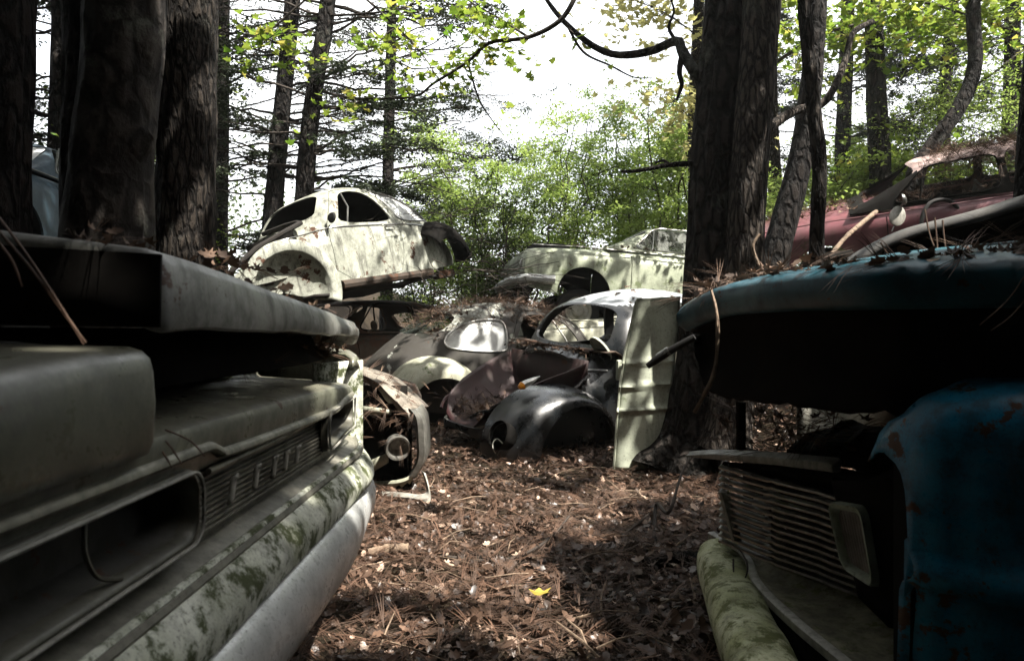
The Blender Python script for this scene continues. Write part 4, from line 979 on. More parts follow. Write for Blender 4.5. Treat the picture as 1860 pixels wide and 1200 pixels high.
# dark rod
rd_ = thing('metal_rod', 'short black rod with worn ends sticking out in front of the pale panel', 'rod', P(1200, 648, 2.75))
s = MB(); s.tube([P(1176, 665, 2.75), P(1190, 655, 2.74), P(1215, 638, 2.72), P(1262, 612, 2.68)], [.012, .016, .016, .014], 10); s.build('shaft', M['rubber'], rd_, True)
s = MB(); s.tube([P(1196, 650, 2.742), P(1216, 636.5, 2.72)], .0185, 10); s.build('sleeve', M['chrome'], rd_, True)
# dark curved hood on the right bank
HP = thing('loose_hood', 'dark detached car hood on edge in front of the pink saloon, rim greyed as if lit', 'hood', P(1700, 470, 3.5))
tp = cr(q3((1536, 490, 3.75), (1560, 468, 3.72), (1600, 440, 3.68), (1660, 414, 3.6), (1740, 393, 3.5), (1800, 377, 3.42), (1880, 352, 3.3), (1960, 330, 3.2)), 40)
rows = []; rw_ = []
for p in tp:
    rw_.append([p+Vector((.02, .25, -.01)), p+Vector((.01, .10, .01)), p+Vector((0, .03, .0)), p+Vector((0, 0, -.012)), p+Vector((0, -.012, -.035)), p+Vector((0, -.004, -.055))])
    rows.append([p+Vector((0, .012, -.03)), p+Vector((.02, .05, -.14)), p+Vector((.03, .06, -.28)), Vector((p.x+.03, p.y+.02, min(p.z-.30, 1.1)))])
s = MB(); s.grid(rw_); hpo = s.build('rim', paint('lit grey rim', (.09, .085, .08), (.04, .04, .04), rust=.3, rough=.5, sc=3), HP, True, 60, solid=.004)  # rim greyer than the panel, light on its edge put into colour
s = MB(); s.grid(rows); s.build('panel', M['blackrust'], HP, True, solid=.004)
# ---------------------------------------------------------------- sticks, hoses, cones
def stick(name, label, cat, pts, rad, mat, seg=8, n=24, bump=.25, group=None):
    c = cr(pts, n); r = [lerp(rad[0], rad[1], i/(n-1))*(1+.12*noise.noise(Vector((i*.8, rad[0]*90, 0)))) for i in range(n)] if isinstance(rad, tuple) else rad
    o = MB().tube(c, r, seg, bump=bump).build(name, mat, None, angle=60); return prop(o, label, cat, group)
def G(px, py, dz=.0):
    Y = EYE*F/(py-600); p = P(px, py, Y); p.z = ground_z(p.x, p.y)+dz; return p
stick('branch', 'brown broken stick leaning on the pink fender', 'branch', q3((1502, 472, 7.0), (1540, 427, 7.2), (1585, 390, 7.5), (1598, 377, 7.6)), (.022, .032), M['stick'])
stick('fallen_log', 'short weathered log lying on leaves beside the mossy fallen bumper', 'log', [G(1172, 1048, .03), G(1215, 1043, .035), G(1250, 1042, .035), G(1292, 1050, .035)], (.026, .034), M['bark_grey'], 10)
stick('branch', 'long pale stick lying across the path in front of the dark car', 'branch', [G(868, 872, .02), G(920, 876, .025), G(975, 872, .03), G(1040, 882, .025)], (.012, .024), M['stick'])
stick('branch', 'thin pale stick on the far leaf litter left of the long one', 'branch', [G(800, 864, .02), G(832, 870, .02), G(868, 874, .02)], (.008, .014), M['stick'])
stick('branch', 'thick broken stub of wood on the path beside the left bumper', 'branch', [G(668, 1018, .03), G(705, 1013, .03), G(742, 1012, .03)], (.02, .024), M['stick'])
stick('branch', 'small stub with a yellowish end, just right of the thick broken stub', 'branch', [G(845, 1010, .02), G(862, 1018, .02), G(872, 1026, .02)], (.02, .016), M['bark_grey'])
stick('branch', 'long crooked twig curving along the middle of the path', 'branch', [G(800, 1022, .02), G(870, 1030, .025), G(930, 1028, .03), G(980, 1012, .04), G(1010, 990, .05), G(1034, 965, .07)], (.010, .004), M['twig'])
stick('branch', 'bowed thin twig right of the path centre', 'branch', [G(1040, 975, .03), G(1085, 985, .02), G(1130, 984, .03), G(1178, 958, .05)], (.007, .005), M['twig'])
stick('branch', 'upright bent sapling whip rising by the twin tree base', 'branch', [G(1188, 1000, .0), G(1192, 960, .10), P(1215, 930, 2.9), P(1238, 860, 3.1), P(1262, 820, 3.2)], (.010, .005), M['twig'])
stick('branch', 'short dark stub pointing at the fallen log', 'branch', [G(1165, 1028, .03), G(1178, 1014, .04), G(1190, 1005, .05)], (.014, .012), M['bark_grey'])
stick('vine', 'pale vine hooked over the raised teal hood', 'vine', q3((1292, 528, 2.15), (1302, 570, 2.10), (1303, 630, 2.08), (1296, 680, 2.08), (1280, 715, 2.1), (1262, 748, 2.15)), (.005, .007), M['stick'], 6)
stick('vine', 'curly pale vine beside the thin sapling on the right bank', 'vine', q3((1380, 425, 3.9), (1368, 445, 3.9), (1372, 465, 3.9), (1385, 490, 3.85), (1402, 510, 3.8)), (.008, .010), M['stick'], 6)
stick('wire', 'loop of thin wire hanging over the fallen bumper', 'wire', q3((1322, 985, 2.32), (1345, 1000, 2.2), (1358, 1030, 2.12), (1348, 1058, 2.1), (1334, 1048, 2.12), (1332, 1015, 2.2)), (.0028, .0028), M['twig'], 6)
stick('hose', 'black bent hose on the pink car cowl', 'hose', q3((1672, 420, 7.2), (1678, 385, 7.2), (1695, 366, 7.2), (1725, 365, 7.2), (1745, 385, 7.2)), (.022, .022), M['rubber'], 8, bump=0)
mir = thing('loose_mirror', 'oval pale mirror propped on the pink fender below the dark pillar', 'mirror', P(1630, 392, 7.3))
s = MB(); mm = Matrix.Translation(P(1631, 392, 7.3)) @ Matrix.Rotation(R(20), 4, 'Y') @ Matrix.Rotation(R(80), 4, 'X'); s.lathe([(.001, .012), (.065, .012), (.085, 0), (.078, -.03), (.001, -.04)], 20, mm, 1.35); s.build('housing', M['header'], mir, True)
s = MB(); s.tube([P(1620, 420, 7.3), P(1628, 402, 7.3)], .008, 6); s.build('bracket', M['chrome'], mir, True)
stick('plank', 'dark flat strip of metal lying below the pink fender', 'strip', q3((1472, 472, 6.6), (1500, 468, 6.6), (1548, 462, 6.6)), (.05, .05), M['blackrust'], 4, bump=0)
# pine cones
def cone(at, L, ax, lab):
    rows = []; s = MB(); ax = Vector(ax).normalized(); a = ax.orthogonal().normalized(); b = ax.cross(a)
    for i in range(11):
        t = i/10; r = L*.26*math.sin(math.pi*(.12+.84*t))**.8; m_ = 8
        for k in range(m_):
            an = 2*math.pi*(k/m_+i*.31); d = a*math.cos(an)+b*math.sin(an); tg = -a*math.sin(an)+b*math.cos(an)
            c = at+ax*(t-.5)*L+d*r*.3; tip = at+ax*((t-.5)*L+L*.08)+d*r
            n0 = len(s.v); s.v += [tuple(c+tg*r*.3), tuple(c-tg*r*.3), tuple(tip-tg*r*.26), tuple(tip+ax*L*.03), tuple(tip+tg*r*.26)]; s.f.append((n0, n0+1, n0+2, n0+3, n0+4))
    s.tube([at-ax*L*.42, at+ax*L*.42], L*.07, 6)
    prop(s.build('pine_cone', M['cone'], None, angle=0, fix=False), lab, 'pine cone', 'pine cones on the path')
M['cone'] = plain('pine cone', (.075, .045, .028), .8, var=.6, sc=60)
cone(G(1062, 1165, .035), .13, (1, -.2, .1), 'left one of two pine cones lying near the bottom edge of the path')
cone(G(1108, 1172, .035), .12, (1, .25, .1), 'right one of two pine cones lying near the bottom edge of the path')
cone(G(958, 978, .035), .12, (1, .1, .1), 'pine cone lying mid path above the long crooked twig')
cone(G(1150, 1018, .035), .11, (.8, .4, .1), 'pine cone beside the short dark stub near the fallen log')
# yellow leaf
tv, tf = leaf_template('maple', .35)
yl = np_mesh('maple_leaf', tv*.062+np.array(G(981, 1132, .085)), tf, 3, np.full(len(tv), .7))
M['canopy'] = leafmat('canopy leaf', (.02, .03, .01), (.04, .055, .015), .25)
M['yellow'] = leafmat('bright yellow leaf', (.62, .45, .06), (.75, .58, .12), .3)
o = link_mesh('maple_leaf', yl, M['yellow'], None, angle=0); prop(o, 'single bright yellow leaf lying on the brown litter in the path', 'leaf')
hc = G(920, 826, .02); s = MB(); s.lathe([(.001, .03), (.05, .026), (.085, .008), (.09, -.01)], 20, Matrix.Translation(hc), .7); prop(s.build('tin_lid', M['panel']), 'small pale metal lid on the ground by the dark headlight hole', 'lid')
# ---------------------------------------------------------------- ground
def axis(lo, hi, d0, d1, c0, c1):
    out = [lo]
    while out[-1] < hi:
        x = out[-1]; d = d0 if c0 <= x <= c1 else min(d1, d0+.12*min(abs(x-c0), abs(x-c1))); out.append(x+d)
    return out
gx = axis(-90, 90, .10, 8, -4, 4); gy = axis(-25, 150, .10, 8, 1, 9)
g = MB(); g.grid([[(x, y, ground_z(x, y)+.012*noise.noise(Vector((x*9, y*9, 1)))*(abs(x) < 4 and y < 9)) for x in gx] for y in gy])
prop(g.build('ground', M['soil'], None, fix=True), kind='structure')
def litter(name, n, xr, yr, kindl, size, mat, tilt=.35, zfun=ground_z, dz=.012, dens=None, curls=(.25, .45, -.2, .1), thick=.03):
    per = n//len(curls); Vs, Fs, Ts = [], [], []; off = 0
    for c in curls:
        tv, tf = leaf_template(kindl, c) if kindl != 'needle' else needle_template()
        x = rng.uniform(*xr, per*3); y = rng.uniform(*yr, per*3)
        keep = rng.uniform(0, 1, per*3) < (np.array([dens(a, b) for a, b in zip(x, y)]) if dens else .34)
        x, y = x[keep][:per], y[keep][:per]; m = len(x)
        z = np.array([zfun(a, b) for a, b in zip(x, y)])+dz+rng.uniform(0, thick, m)
        s_ = size[0]+(size[1]-size[0])*rng.beta(1.2, 2.2, m); V, Fc = scatter(tv, tf, np.stack([x, y, z], 1), rand_rot(m, tilt), s_)
        Vs.append(V); Fs.append(Fc+off); off += len(V); Ts.append(np.repeat(np.clip(rng.beta(1.1, 1.9, m)*1.1, 0, 1), len(tv)))
    me = np_mesh(name, np.concatenate(Vs), np.concatenate(Fs), 3, np.concatenate(Ts))
    return me
def needle_template():
    v = []; f = []
    for dx, cz in ((-.10, .04), (.0, .07), (.09, .03)):
        b = len(v); w = .007
        v += [(0-w, 0, 0), (0+w, 0, 0), (dx*.5+w, .5, cz), (dx*.5-w, .5, cz), (dx, 1, 0)]
        f += [(b, b+1, b+2), (b, b+2, b+3), (b+3, b+2, b+4)]
    return np.array(v), np.array(f)
dn = lambda x, y: min(.6, .62*(3.2/y)**1.6 if y > 3.2 else .6)
o = link_mesh('fallen_leaves', litter('fallen_leaves', 26000, (-2.2, 2.6), (1.5, 8.5), 'oak', (.015, .068), M['leaf_dry'], .5, dens=dn, curls=(.25, .6, -.3, .9)), M['leaf_dry'], None, angle=0); prop(o, 'brown dry leaves covering the path', kind='stuff')
o = link_mesh('fallen_needles', litter('fallen_needles', 22000, (-2.2, 2.6), (1.5, 8.5), 'needle', (.10, .20), M['needle_dry'], .22, dens=dn, dz=.02, curls=(0, 1)), M['needle_dry'], None, angle=0); prop(o, 'rust brown pine needles strewn over the path', kind='stuff')
tw = MB(); random.seed(91)
for k in range(420):
    y = 1.6+6*random.random()**1.6; x = U_(-1.6, 2.0) if False else random.uniform(-1.6, 2.0); a = random.uniform(0, 6.28); L = random.uniform(.05, .30); p = Vector((x, y, ground_z(x, y)+.035)); q = p+Vector((math.cos(a)*L, math.sin(a)*L, random.uniform(-.01, .03))); m_ = p.lerp(q, .5)+Vector((random.gauss(0, .01), random.gauss(0, .01), .01)); r = random.uniform(.0015, .005)
    tw.tube([p, m_, q], [r, r*.9, r*.5], 5)
prop(tw.build('fallen_twigs', M['stick'], None, angle=60), 'small broken twigs scattered in the leaf litter', kind='stuff')
# litter lying on cars: built from sample points with heights
def heap(name, label, pts_fun, n, sizes, leaf_n, leaf_size=(.03, .07), tilt=.4):
    Vs, Fs, Ts = [], [], []; off = 0
    for (cnt, tmpl, sz, tl) in ((n, needle_template(), sizes, tilt), (leaf_n//2, leaf_template('oak', .4), leaf_size, .6), (leaf_n-leaf_n//2, leaf_template('maple', .5), leaf_size, .6)):
        if cnt < 1: continue
        pos = np.array([pts_fun() for _ in range(cnt)]); V, Fc = scatter(*tmpl, pos, rand_rot(cnt, tl), rng.uniform(*sz, cnt))
        Vs.append(V); Fs.append(Fc+off); off += len(V); Ts.append(np.repeat(rng.beta(1.6, 2.2, cnt), len(tmpl[0])))
    me = np_mesh(name, np.concatenate(Vs), np.concatenate(Fs), 3, np.concatenate(Ts)); o = link_mesh(name, me, M['litter'], None, angle=0); return prop(o, label, kind='stuff')
M['litter'] = leafmat('car litter', (.025, .015, .010), (.15, .09, .058), .1, (.28, .20, .14), .75)
U_ = random.uniform
def on(Mx, f): return lambda: (lambda p: tuple(Mx @ Vector(p)))(f())
def f_(): y = U_(.3, 2.1); x = -.47-abs(random.gauss(0, .25))+bk(y); return (x-.05, y, zt(max(.886, y))+.02*U_(0, 1)+.045*smooth(-.47, -.9, x))
heap('hood_litter', 'dead leaves and needles on the grey hood at left', lambda: (lambda y: (-.50-abs(random.gauss(0, .10))+bk(y), y, zt(max(.886, y))+U_(.0, .025)))(U_(.88, 2.17)), 45, (.06, .13), 90, (.015, .036))
heap('gap_litter', 'needles caught in the gap under the grey hood', lambda: (lambda y: (-.56-abs(random.gauss(0, .10)), y, .83+U_(0, .05)+.05*smooth(1.6, 2.1, y)))(2.3-abs(random.gauss(0, .28))), 170, (.06, .14), 60, (.02, .05), .7)
heap('nose_litter', 'dead needles draped on the rusted nose', lambda: tuple(cr(q3((675, 683, 4.3), (712, 712, 4.1), (748, 748, 3.95)), 12)[random.randrange(12)]+Vector((U_(-.15, .05), U_(-.1, .3), U_(-.2, .04)))), 220, (.08, .2), 40, (.02, .05), .9)
def roof_pts(Mx, x0, x1, w, bias=0, h=.05):
    def f():
        while True:
            i = random.randrange(_N); t = U_(-w, w); p = beetle_point(i, t)
            if x0 < p.x < x1: return tuple(Mx @ (p+Vector((0, 0, U_(.0, h)))))
    return f
heap('roof_litter', 'thick pine needles on the two tone roof', roof_pts(ROOT[TT], -1.25, .3, .5, 0, .07), 2600, (.08, .18), 200, (.02, .05), .5)
heap('roof_litter', 'scattered leaves on the dark car roof', roof_pts(ROOT[DK], -.9, .35, .55, 0, .012), 25, (.06, .12), 46, (.025, .06), .3)
heap('cowl_litter', 'needles and leaves on the dark car cowl', on(ROOT[DK], lambda: (U_(.72, .98), U_(-.5, .5), 1.03+U_(0, .03)-.02)), 160, (.06, .14), 90, (.02, .05), .4)
heap('trunk_litter', 'needles and leaves filling the maroon trunk', on(ROOT[DK], lambda: (lambda x, y: (x, y, .52+U_(0, .10)+.25*y*y))(U_(.95, 1.7), random.gauss(0, .2))), 900, (.08, .2), 160, (.025, .06), .6)
heap('roof_litter', 'brown needles heaped on the pink roof', on(ROOT[PK], lambda: (lambda x, y: (x, y, 1.385+U_(0, .09)))(U_(-1.1, .15), U_(-.1, .62))), 1100, (.1, .22), 80, (.03, .06), .6)
heap('hood_litter', 'leaves and needles on the pink hood', on(ROOT[PK], lambda: (U_(.7, 1.9), U_(-.6, .7), .975+U_(0, .04))), 500, (.1, .2), 120, (.03, .07), .4)
heap('hood_litter', 'leaves and long needles on the raised teal hood', lambda: (lambda q, a: (q.x+a*.9, q.y+a*.4, q.z+.004+.05*a+U_(0, .03)))(hl[random.randrange(10, 59)], abs(random.gauss(0, .16))), 240, (.09, .2), 150, (.02, .05), .5)
heap('hood_litter', 'leaf litter along the grey green saloon cowl and roof edge', on(ROOT[US], lambda: (U_(.3, 1.5), U_(-.3, .86), .985+U_(0, .03))), 150, (.08, .16), 160, (.03, .06), .5)
heap('engine_litter', 'needles behind the black slatted grille', lambda: (U_(.80, 1.15), U_(2.1, 2.7), .53+U_(0, .14)), 260, (.08, .2), 40, (.02, .05), .8)
heap('white_car_litter', 'leaves caught at the black front edge of the white shell', lambda: tuple(P(U_(385, 470), 470+U_(-20, 10), 2.9+U_(0, .2))) if False else tuple(cr(q3((395, 470, 2.0), (430, 485, 1.95), (520, 520, 1.9)), 10)[random.randrange(10)]+Vector((U_(-.15, .0), U_(0, .2), U_(-.01, .045)))), 25, (.06, .12), 26, (.02, .05), .8)

heap('roof_edge_litter', 'needles hanging from the pink roof edge', on(ROOT[PK], lambda: (U_(-1.1, .3), U_(.50, .66), 1.33+U_(-.10, .06))), 420, (.12, .28), 30, (.03, .06), 1.3)
heap('window_litter', 'needle drift in the pink car window openings', on(ROOT[PK], lambda: (lambda x: (x, U_(.4, .74), 1.0+U_(0, .10)))(U_(-1.2, .6))), 500, (.1, .24), 60, (.03, .06), .9)

def needles(name, label, sets, r):
    m_ = MB()
    for pts in sets: m_.tube(cr(q3(*pts), 10), [r*1.1]*2+[r]*6+[r*.6]*2, 5)
    prop(m_.build(name, M['needle_big'], None, angle=60), label, 'pine needles')
M['needle_big'] = plain('dry brown needle', (.15, .085, .055), .7, var=.5, sc=40)
needles('pine_needles', 'long brown pine needles hanging over the grey hood at far left', [((-30, 360, .80), (40, 450, .80), (100, 540, .80), (152, 625, .80)), ((-20, 400, .80), (50, 480, .80), (110, 560, .80), (156, 622, .80)), ((-20, 420, .79), (20, 470, .79), (40, 520, .79))], .0017)
needles('pine_needles', 'short pine needles draped over the moulding below the grey ledge', [((262, 785, .93), (300, 800, .93), (330, 842, .93)), ((300, 780, .95), (345, 800, .95), (372, 828, .95)), ((255, 800, .92), (290, 815, .92), (312, 848, .92))], .0014)
needles('pine_needles', 'long pale needles slanting across the right end of the teal hood', [((1862, 500, 1.42), (1830, 545, 1.42), (1780, 590, 1.42)), ((1880, 520, 1.42), (1840, 570, 1.42), (1800, 600, 1.42))], .0014)
needles('pine_needles', 'upright dry needles sticking out of the litter on the teal hood', [((1680, 380, 1.9), (1690, 430, 1.9), (1712, 480, 1.9)), ((1698, 395, 1.9), (1702, 440, 1.9), (1704, 480, 1.9)), ((1712, 400, 1.9), (1716, 440, 1.9), (1722, 482, 1.9)), ((1600, 440, 1.95), (1612, 460, 1.95), (1640, 490, 1.95))], .0022)

cp = thing('crumpled_panel', 'pale grey bent sheet behind the black slatted grille, seen under the teal hood', 'panel', P(1550, 790, 3.3)); s = MB()
s.grid([[P(lerp(1448, 1690, t), lerp(812, 716, v)-18*math.sin(t*7)*v, 3.35+.22*math.sin(t*6.5)*(.4+v)-.1*v) for v in arange(0, 1, 8)] for t in arange(0, 1, 30)])
s.build('sheet', M['hub'], cp, True, 60, solid=.005)
# ---------------------------------------------------------------- trees
def trunk_mesh(mb, pts, rad, seg=40, n=110, ridge=.05, freq=7, zf=1.6, seed=0, flare=0):
    """ridged tube: furrows run along the trunk"""
    c = cr(pts, n); ra = np.interp(np.linspace(0, 1, n), np.linspace(0, 1, len(rad)), rad)
    rows = []
    for i, p in enumerate(c):
        t = c[min(i+1, n-1)]-c[max(i-1, 0)]; t.normalize(); a = Vector((1, 0, 0))-t*t.x; a.normalize(); b = t.cross(a); row = []
        for k in range(seg):
            an = 2*math.pi*k/seg; ca, sa = math.cos(an), math.sin(an); r = ra[i]
            q = Vector((ca*freq*.5, sa*freq*.5, p.z*zf+seed))
            d = abs(noise.noise(q))*2-.5+.5*noise.noise(q*2.3+Vector((3, 1, 0)))
            d2 = noise.noise(Vector((ca*.9+seed, sa*.9, p.z*.8)))
            fl = flare*max(0, 1-(p.z-c[0].z)/.7)**2*(1+.7*math.sin(an*4+seed)+.3*math.sin(an*7))
            row.append(p+(a*ca+b*sa)*r*(1+ridge*d+.07*d2+fl))
        rows.append(row)
    return mb.grid(rows, close_u=True, cap0=True, cap1=True)
def clump_leaves(clumps, n, size, kind, curl, tilt=None):
    """clumps: list of (centre, spread xyz)"""
    tv, tf = leaf_template(kind, curl); per = max(1, n//len(clumps)); pos = []; ts = []
    for c, sp in clumps:
        m = max(1, int(per*random.uniform(.5, 1.5))); d = rng.normal(size=(m, 3))*np.array(sp)*.55; pos.append(np.array(c)+d); ts.append(np.clip(rng.normal(random.uniform(.25, .75), .2, m), 0, 1))
    pos = np.concatenate(pos); ts = np.concatenate(ts); m = len(pos)
    V, Fc = scatter(tv, tf, pos, rand_rot(m, tilt), rng.uniform(*size, m)); return V, Fc, np.repeat(ts, len(tv))
def twig(mb, a, b, r0, r1, sag=.0, n=7, seg=4, wob=.06):
    a = Vector(a); b = Vector(b); L = (b-a).length; pts = []
    for i in range(n):
        t = i/(n-1); p = a.lerp(b, t); p.z += sag*L*math.sin(math.pi*t)
        if 0 < i < n-1: p += Vector((random.gauss(0, 1), random.gauss(0, 1), random.gauss(0, 1)))*wob*L*.25
        pts.append(p)
    mb.tube(pts, [lerp(r0, r1, i/(n-1)) for i in range(n)], seg, cap=False); return pts
def in_ellipsoid(c, r, n, shell=0):
    out = []
    while len(out) < n:
        p = Vector((U_(-1, 1), U_(-1, 1), U_(-1, 1)))
        if shell < p.length < 1: out.append(Vector((c[0]+p.x*r[0], c[1]+p.y*r[1], c[2]+p.z*r[2])))
    return out
def tree(name, label, pts, rad, bk_='bark_dark', crown=None, seg=28, n=70, ridge=.05, freq=7, flare=0, group=None, cat='tree', zf=1.6, extra=None, limbs=None, twr=.02):
    pts = [Vector(p) for p in pts]; rt = thing(name, label, cat, Matrix.Translation(pts[0]), group)
    mb = MB(); trunk_mesh(mb, pts, rad, seg, n, ridge, freq, zf, random.uniform(0, 50), flare); mb.build('trunk', M[bk_], rt, True, 60)
    if limbs:
        for li, (lp, r) in enumerate(limbs):
            m = MB(); c = cr(lp, 34); m.tube(c, [lerp(r[0], r[1], i/33)*(1+.1*noise.noise(Vector((i*.5, li, 0)))) for i in range(34)], 9, bump=.12); m.build('limb', M[bk_], rt, True, 60)
    if crown:
        for cw in crown:
            cl = in_ellipsoid(cw['c'], cw['r'], cw.get('k', 40)); sp = cw.get('sp', (.3, .3, .15)); hi = Vector(cw.get('from', pts[-1])); br = MB()
            joints = [hi]
            for c in sorted(cl, key=lambda c: (c-hi).length):
                j = min(joints, key=lambda q: (q-c).length+.3*(q-hi).length); r0 = max(.003, twr*min(1, (j-c).length/1.5)); tp = twig(br, j, c, r0, r0*.35, .03)
                joints += [tp[len(tp)//2], tp[-1]]
            br.build('branches', M['twig'] if cw.get('tw', 1) else M[bk_], rt, True, 80, fix=False)
            V, Fc, T = clump_leaves([(c, sp) for c in cl], cw['n'], cw['size'], cw.get('kind', 'small'), cw.get('curl', .2), cw.get('tilt', None))
            link_mesh('crown', np_mesh('crown', V, Fc, 3, T), M[cw['mat']], rt, True, 0)
    if extra: extra(rt)
    return rt
def gz(p): return Vector((p.x, p.y, ground_z(p.x, p.y)-.05))
def col(px0, px1, Y, py0=None, top=-900):
    """trunk axis from ground to above the frame: px0 at eye level, px1 at the top edge of the photo"""
    a = P(px0, 600, Y); b = P(px1, 0, Y); t = b-a
    base = a-t*((a.z-ground_z(a.x, a.y)+.1)/t.z); return [base, a, b, a+t*2.2, a+t*4]
# near trunks, left
tree('tree', 'very dark furrowed trunk at the left edge of the photo', col(-14, 2, 3.3), [.19, .145, .14, .135, .12], 'bark_dark', flare=.15, seg=48, n=160, ridge=.09)
Y2 = 3.7
def knob(rt):
    m = MB(); m.tube(cr(q3((215, 300, Y2-.05), (240, 265, Y2-.06), (262, 245, Y2-.05), (274, 240, Y2-.04)), 12), [.12, .10, .065, .03], 14, bump=.2) if False else None
    c = cr(q3((200, 320, Y2-.02), (235, 275, Y2-.05), (258, 248, Y2-.05), (272, 240, Y2-.04)), 14)
    m = MB(); m.tube(c, [lerp(.13, .045, (i/13)**.8) for i in range(14)], 16, bump=.15); m.build('knot', M['bark_smooth'], rt, True, 60)
tree('tree', 'broad dark trunk with a broken branch knot on its right side', [P(190, 700, Y2), P(192, 480, Y2), P(202, 320, Y2), P(216, 180, Y2), P(230, 0, Y2), P(250, -400, Y2), P(300, -1200, Y2)], [.31, .235, .205, .195, .205, .19, .17], 'bark_smooth', flare=.12, seg=48, n=170, ridge=.05, extra=knob)
tree('tree', 'second stem leaning left behind the knotted trunk', [P(172, 700, 4.0), P(172, 350, 4.0), P(168, 150, 4.0), P(160, 0, 4.0), P(130, -500, 4.0)], [.2, .17, .15, .14, .1], 'bark_dark', ridge=.08, seg=40, n=130)
tree('tree', 'straight ridged trunk standing right of the knotted one', col(331, 347, 4.3), [.20, .178, .165, .155, .13], 'bark_grey', flare=.12, seg=64, n=220, ridge=.075, freq=13, zf=2.2)
# twin trunk, right
Yr = 4.75
tree('tree', 'thick dark plated trunk, left half of the twin tree behind the leaning panel', [P(1232, 868, 4.7), P(1252, 800, Yr), P(1278, 640, Yr), P(1292, 480, Yr), P(1308, 250, Yr), P(1328, 0, Yr), P(1350, -350, Yr), P(1400, -1300, Yr)], [.27, .205, .175, .172, .18, .175, .165, .12], 'bark_pine', flare=.22, seg=64, n=200, ridge=.10, freq=8, zf=1.3,
     limbs=[(q3((1290, 150, 4.75), (1262, 130, 4.8), (1240, 95, 4.9), (1228, 75, 5.0), (1180, 94, 5.1), (1120, 100, 5.2), (1075, 82, 5.3), (1030, 45, 5.4), (1000, 10, 5.5), (975, -30, 5.6)), (.044, .014)),
            (q3((1240, 95, 4.9), (1234, 130, 4.9), (1238, 155, 4.9), (1229, 182, 4.9)), (.025, .010)), (q3((1228, 75, 5.0), (1215, 50, 5.0), (1224, 20, 5.0), (1215, -10, 5.0)), (.014, .006)),
            (q3((1260, 297, 4.75), (1215, 300, 4.7), (1160, 310, 4.7), (1128, 312, 4.7)), (.022, .009)), (q3((1215, 298, 4.7), (1205, 292, 4.7), (1190, 296, 4.7)), (.012, .008)),
            (q3((1030, 45, 5.4), (1060, 95, 5.5), (1110, 120, 5.6), (1150, 140, 5.6), (1185, 142, 5.6)), (.012, .004))])
tree('tree', 'slimmer scaly trunk, right half of the twin tree', [P(1314, 815, 4.5), P(1326, 740, 4.5), P(1350, 500, 4.5), P(1363, 300, 4.5), P(1383, 0, 4.52), P(1395, -400, 4.6), P(1440, -1300, 4.6)], [.16, .132, .120, .118, .118, .11, .09], 'bark_scale', flare=.15, seg=56, n=200, ridge=.07, freq=12, zf=2.2,
     limbs=[(q3((1395, 235, 4.6), (1420, 215, 4.7), (1450, 200, 4.75), (1490, 190, 4.8), (1512, 165, 4.8), (1535, 110, 4.9), (1550, 60, 4.9), (1585, 40, 5.0)), (.036, .02))])
tree('sapling', 'thin scaly trunk standing in front of the pink fender', [P(1485, 540, 4.3), P(1484, 430, 4.3), P(1488, 300, 4.3), P(1474, 160, 4.3), P(1460, 0, 4.3), P(1440, -300, 4.3), P(1420, -900, 4.3)], [.048, .045, .044, .043, .04, .035, .02], 'bark_grey', seg=32, n=120, ridge=.10, freq=6, zf=4)
tree('tree', 'dark trunk leaning right behind the thin scaly sapling', [P(1395, 520, 6.4), P(1425, 400, 6.4), P(1452, 300, 6.4), P(1468, 200, 6.4), P(1484, 0, 6.4), P(1500, -500, 6.4)], [.15, .12, .105, .10, .085, .06], 'bark_dark', seg=36, n=110, ridge=.07, freq=9)
tree('tree', 'far crooked dark trunk above the black pillar of the pink car', [P(1640, 520, 8.5), P(1660, 330, 8.5), P(1690, 270, 8.5), P(1745, 190, 8.5), P(1770, 120, 8.5), P(1768, 0, 8.5), P(1775, -400, 8.5)], [.15, .11, .095, .09, .085, .08, .06], 'bark_dark', seg=28, n=90, ridge=.08)
tree('tree', 'far straight dark trunk left of the crooked one', [P(1604, 520, 10), P(1600, 340, 10), P(1592, 180, 10), P(1586, 0, 10), P(1580, -400, 10)], [.17, .15, .14, .12, .08], 'bark_dark', seg=24, n=70)
tree('tree', 'dark narrow trunk at the right edge of the photo beside the needle heaped roof', [P(1862, 620, 3.9), P(1858, 420, 3.9), P(1872, 200, 3.9), P(1885, 0, 3.9), P(1910, -500, 3.9)], [.07, .055, .055, .05, .04], 'bark_dark', seg=28, n=90, ridge=.1)
tree('tree', 'far stem at the upper right between yellow green leaves', [P(1712, 520, 11), P(1715, 200, 11), P(1730, 0, 11), P(1740, -300, 11)], [.12, .1, .08, .05], 'bark_dark', seg=18, n=50)
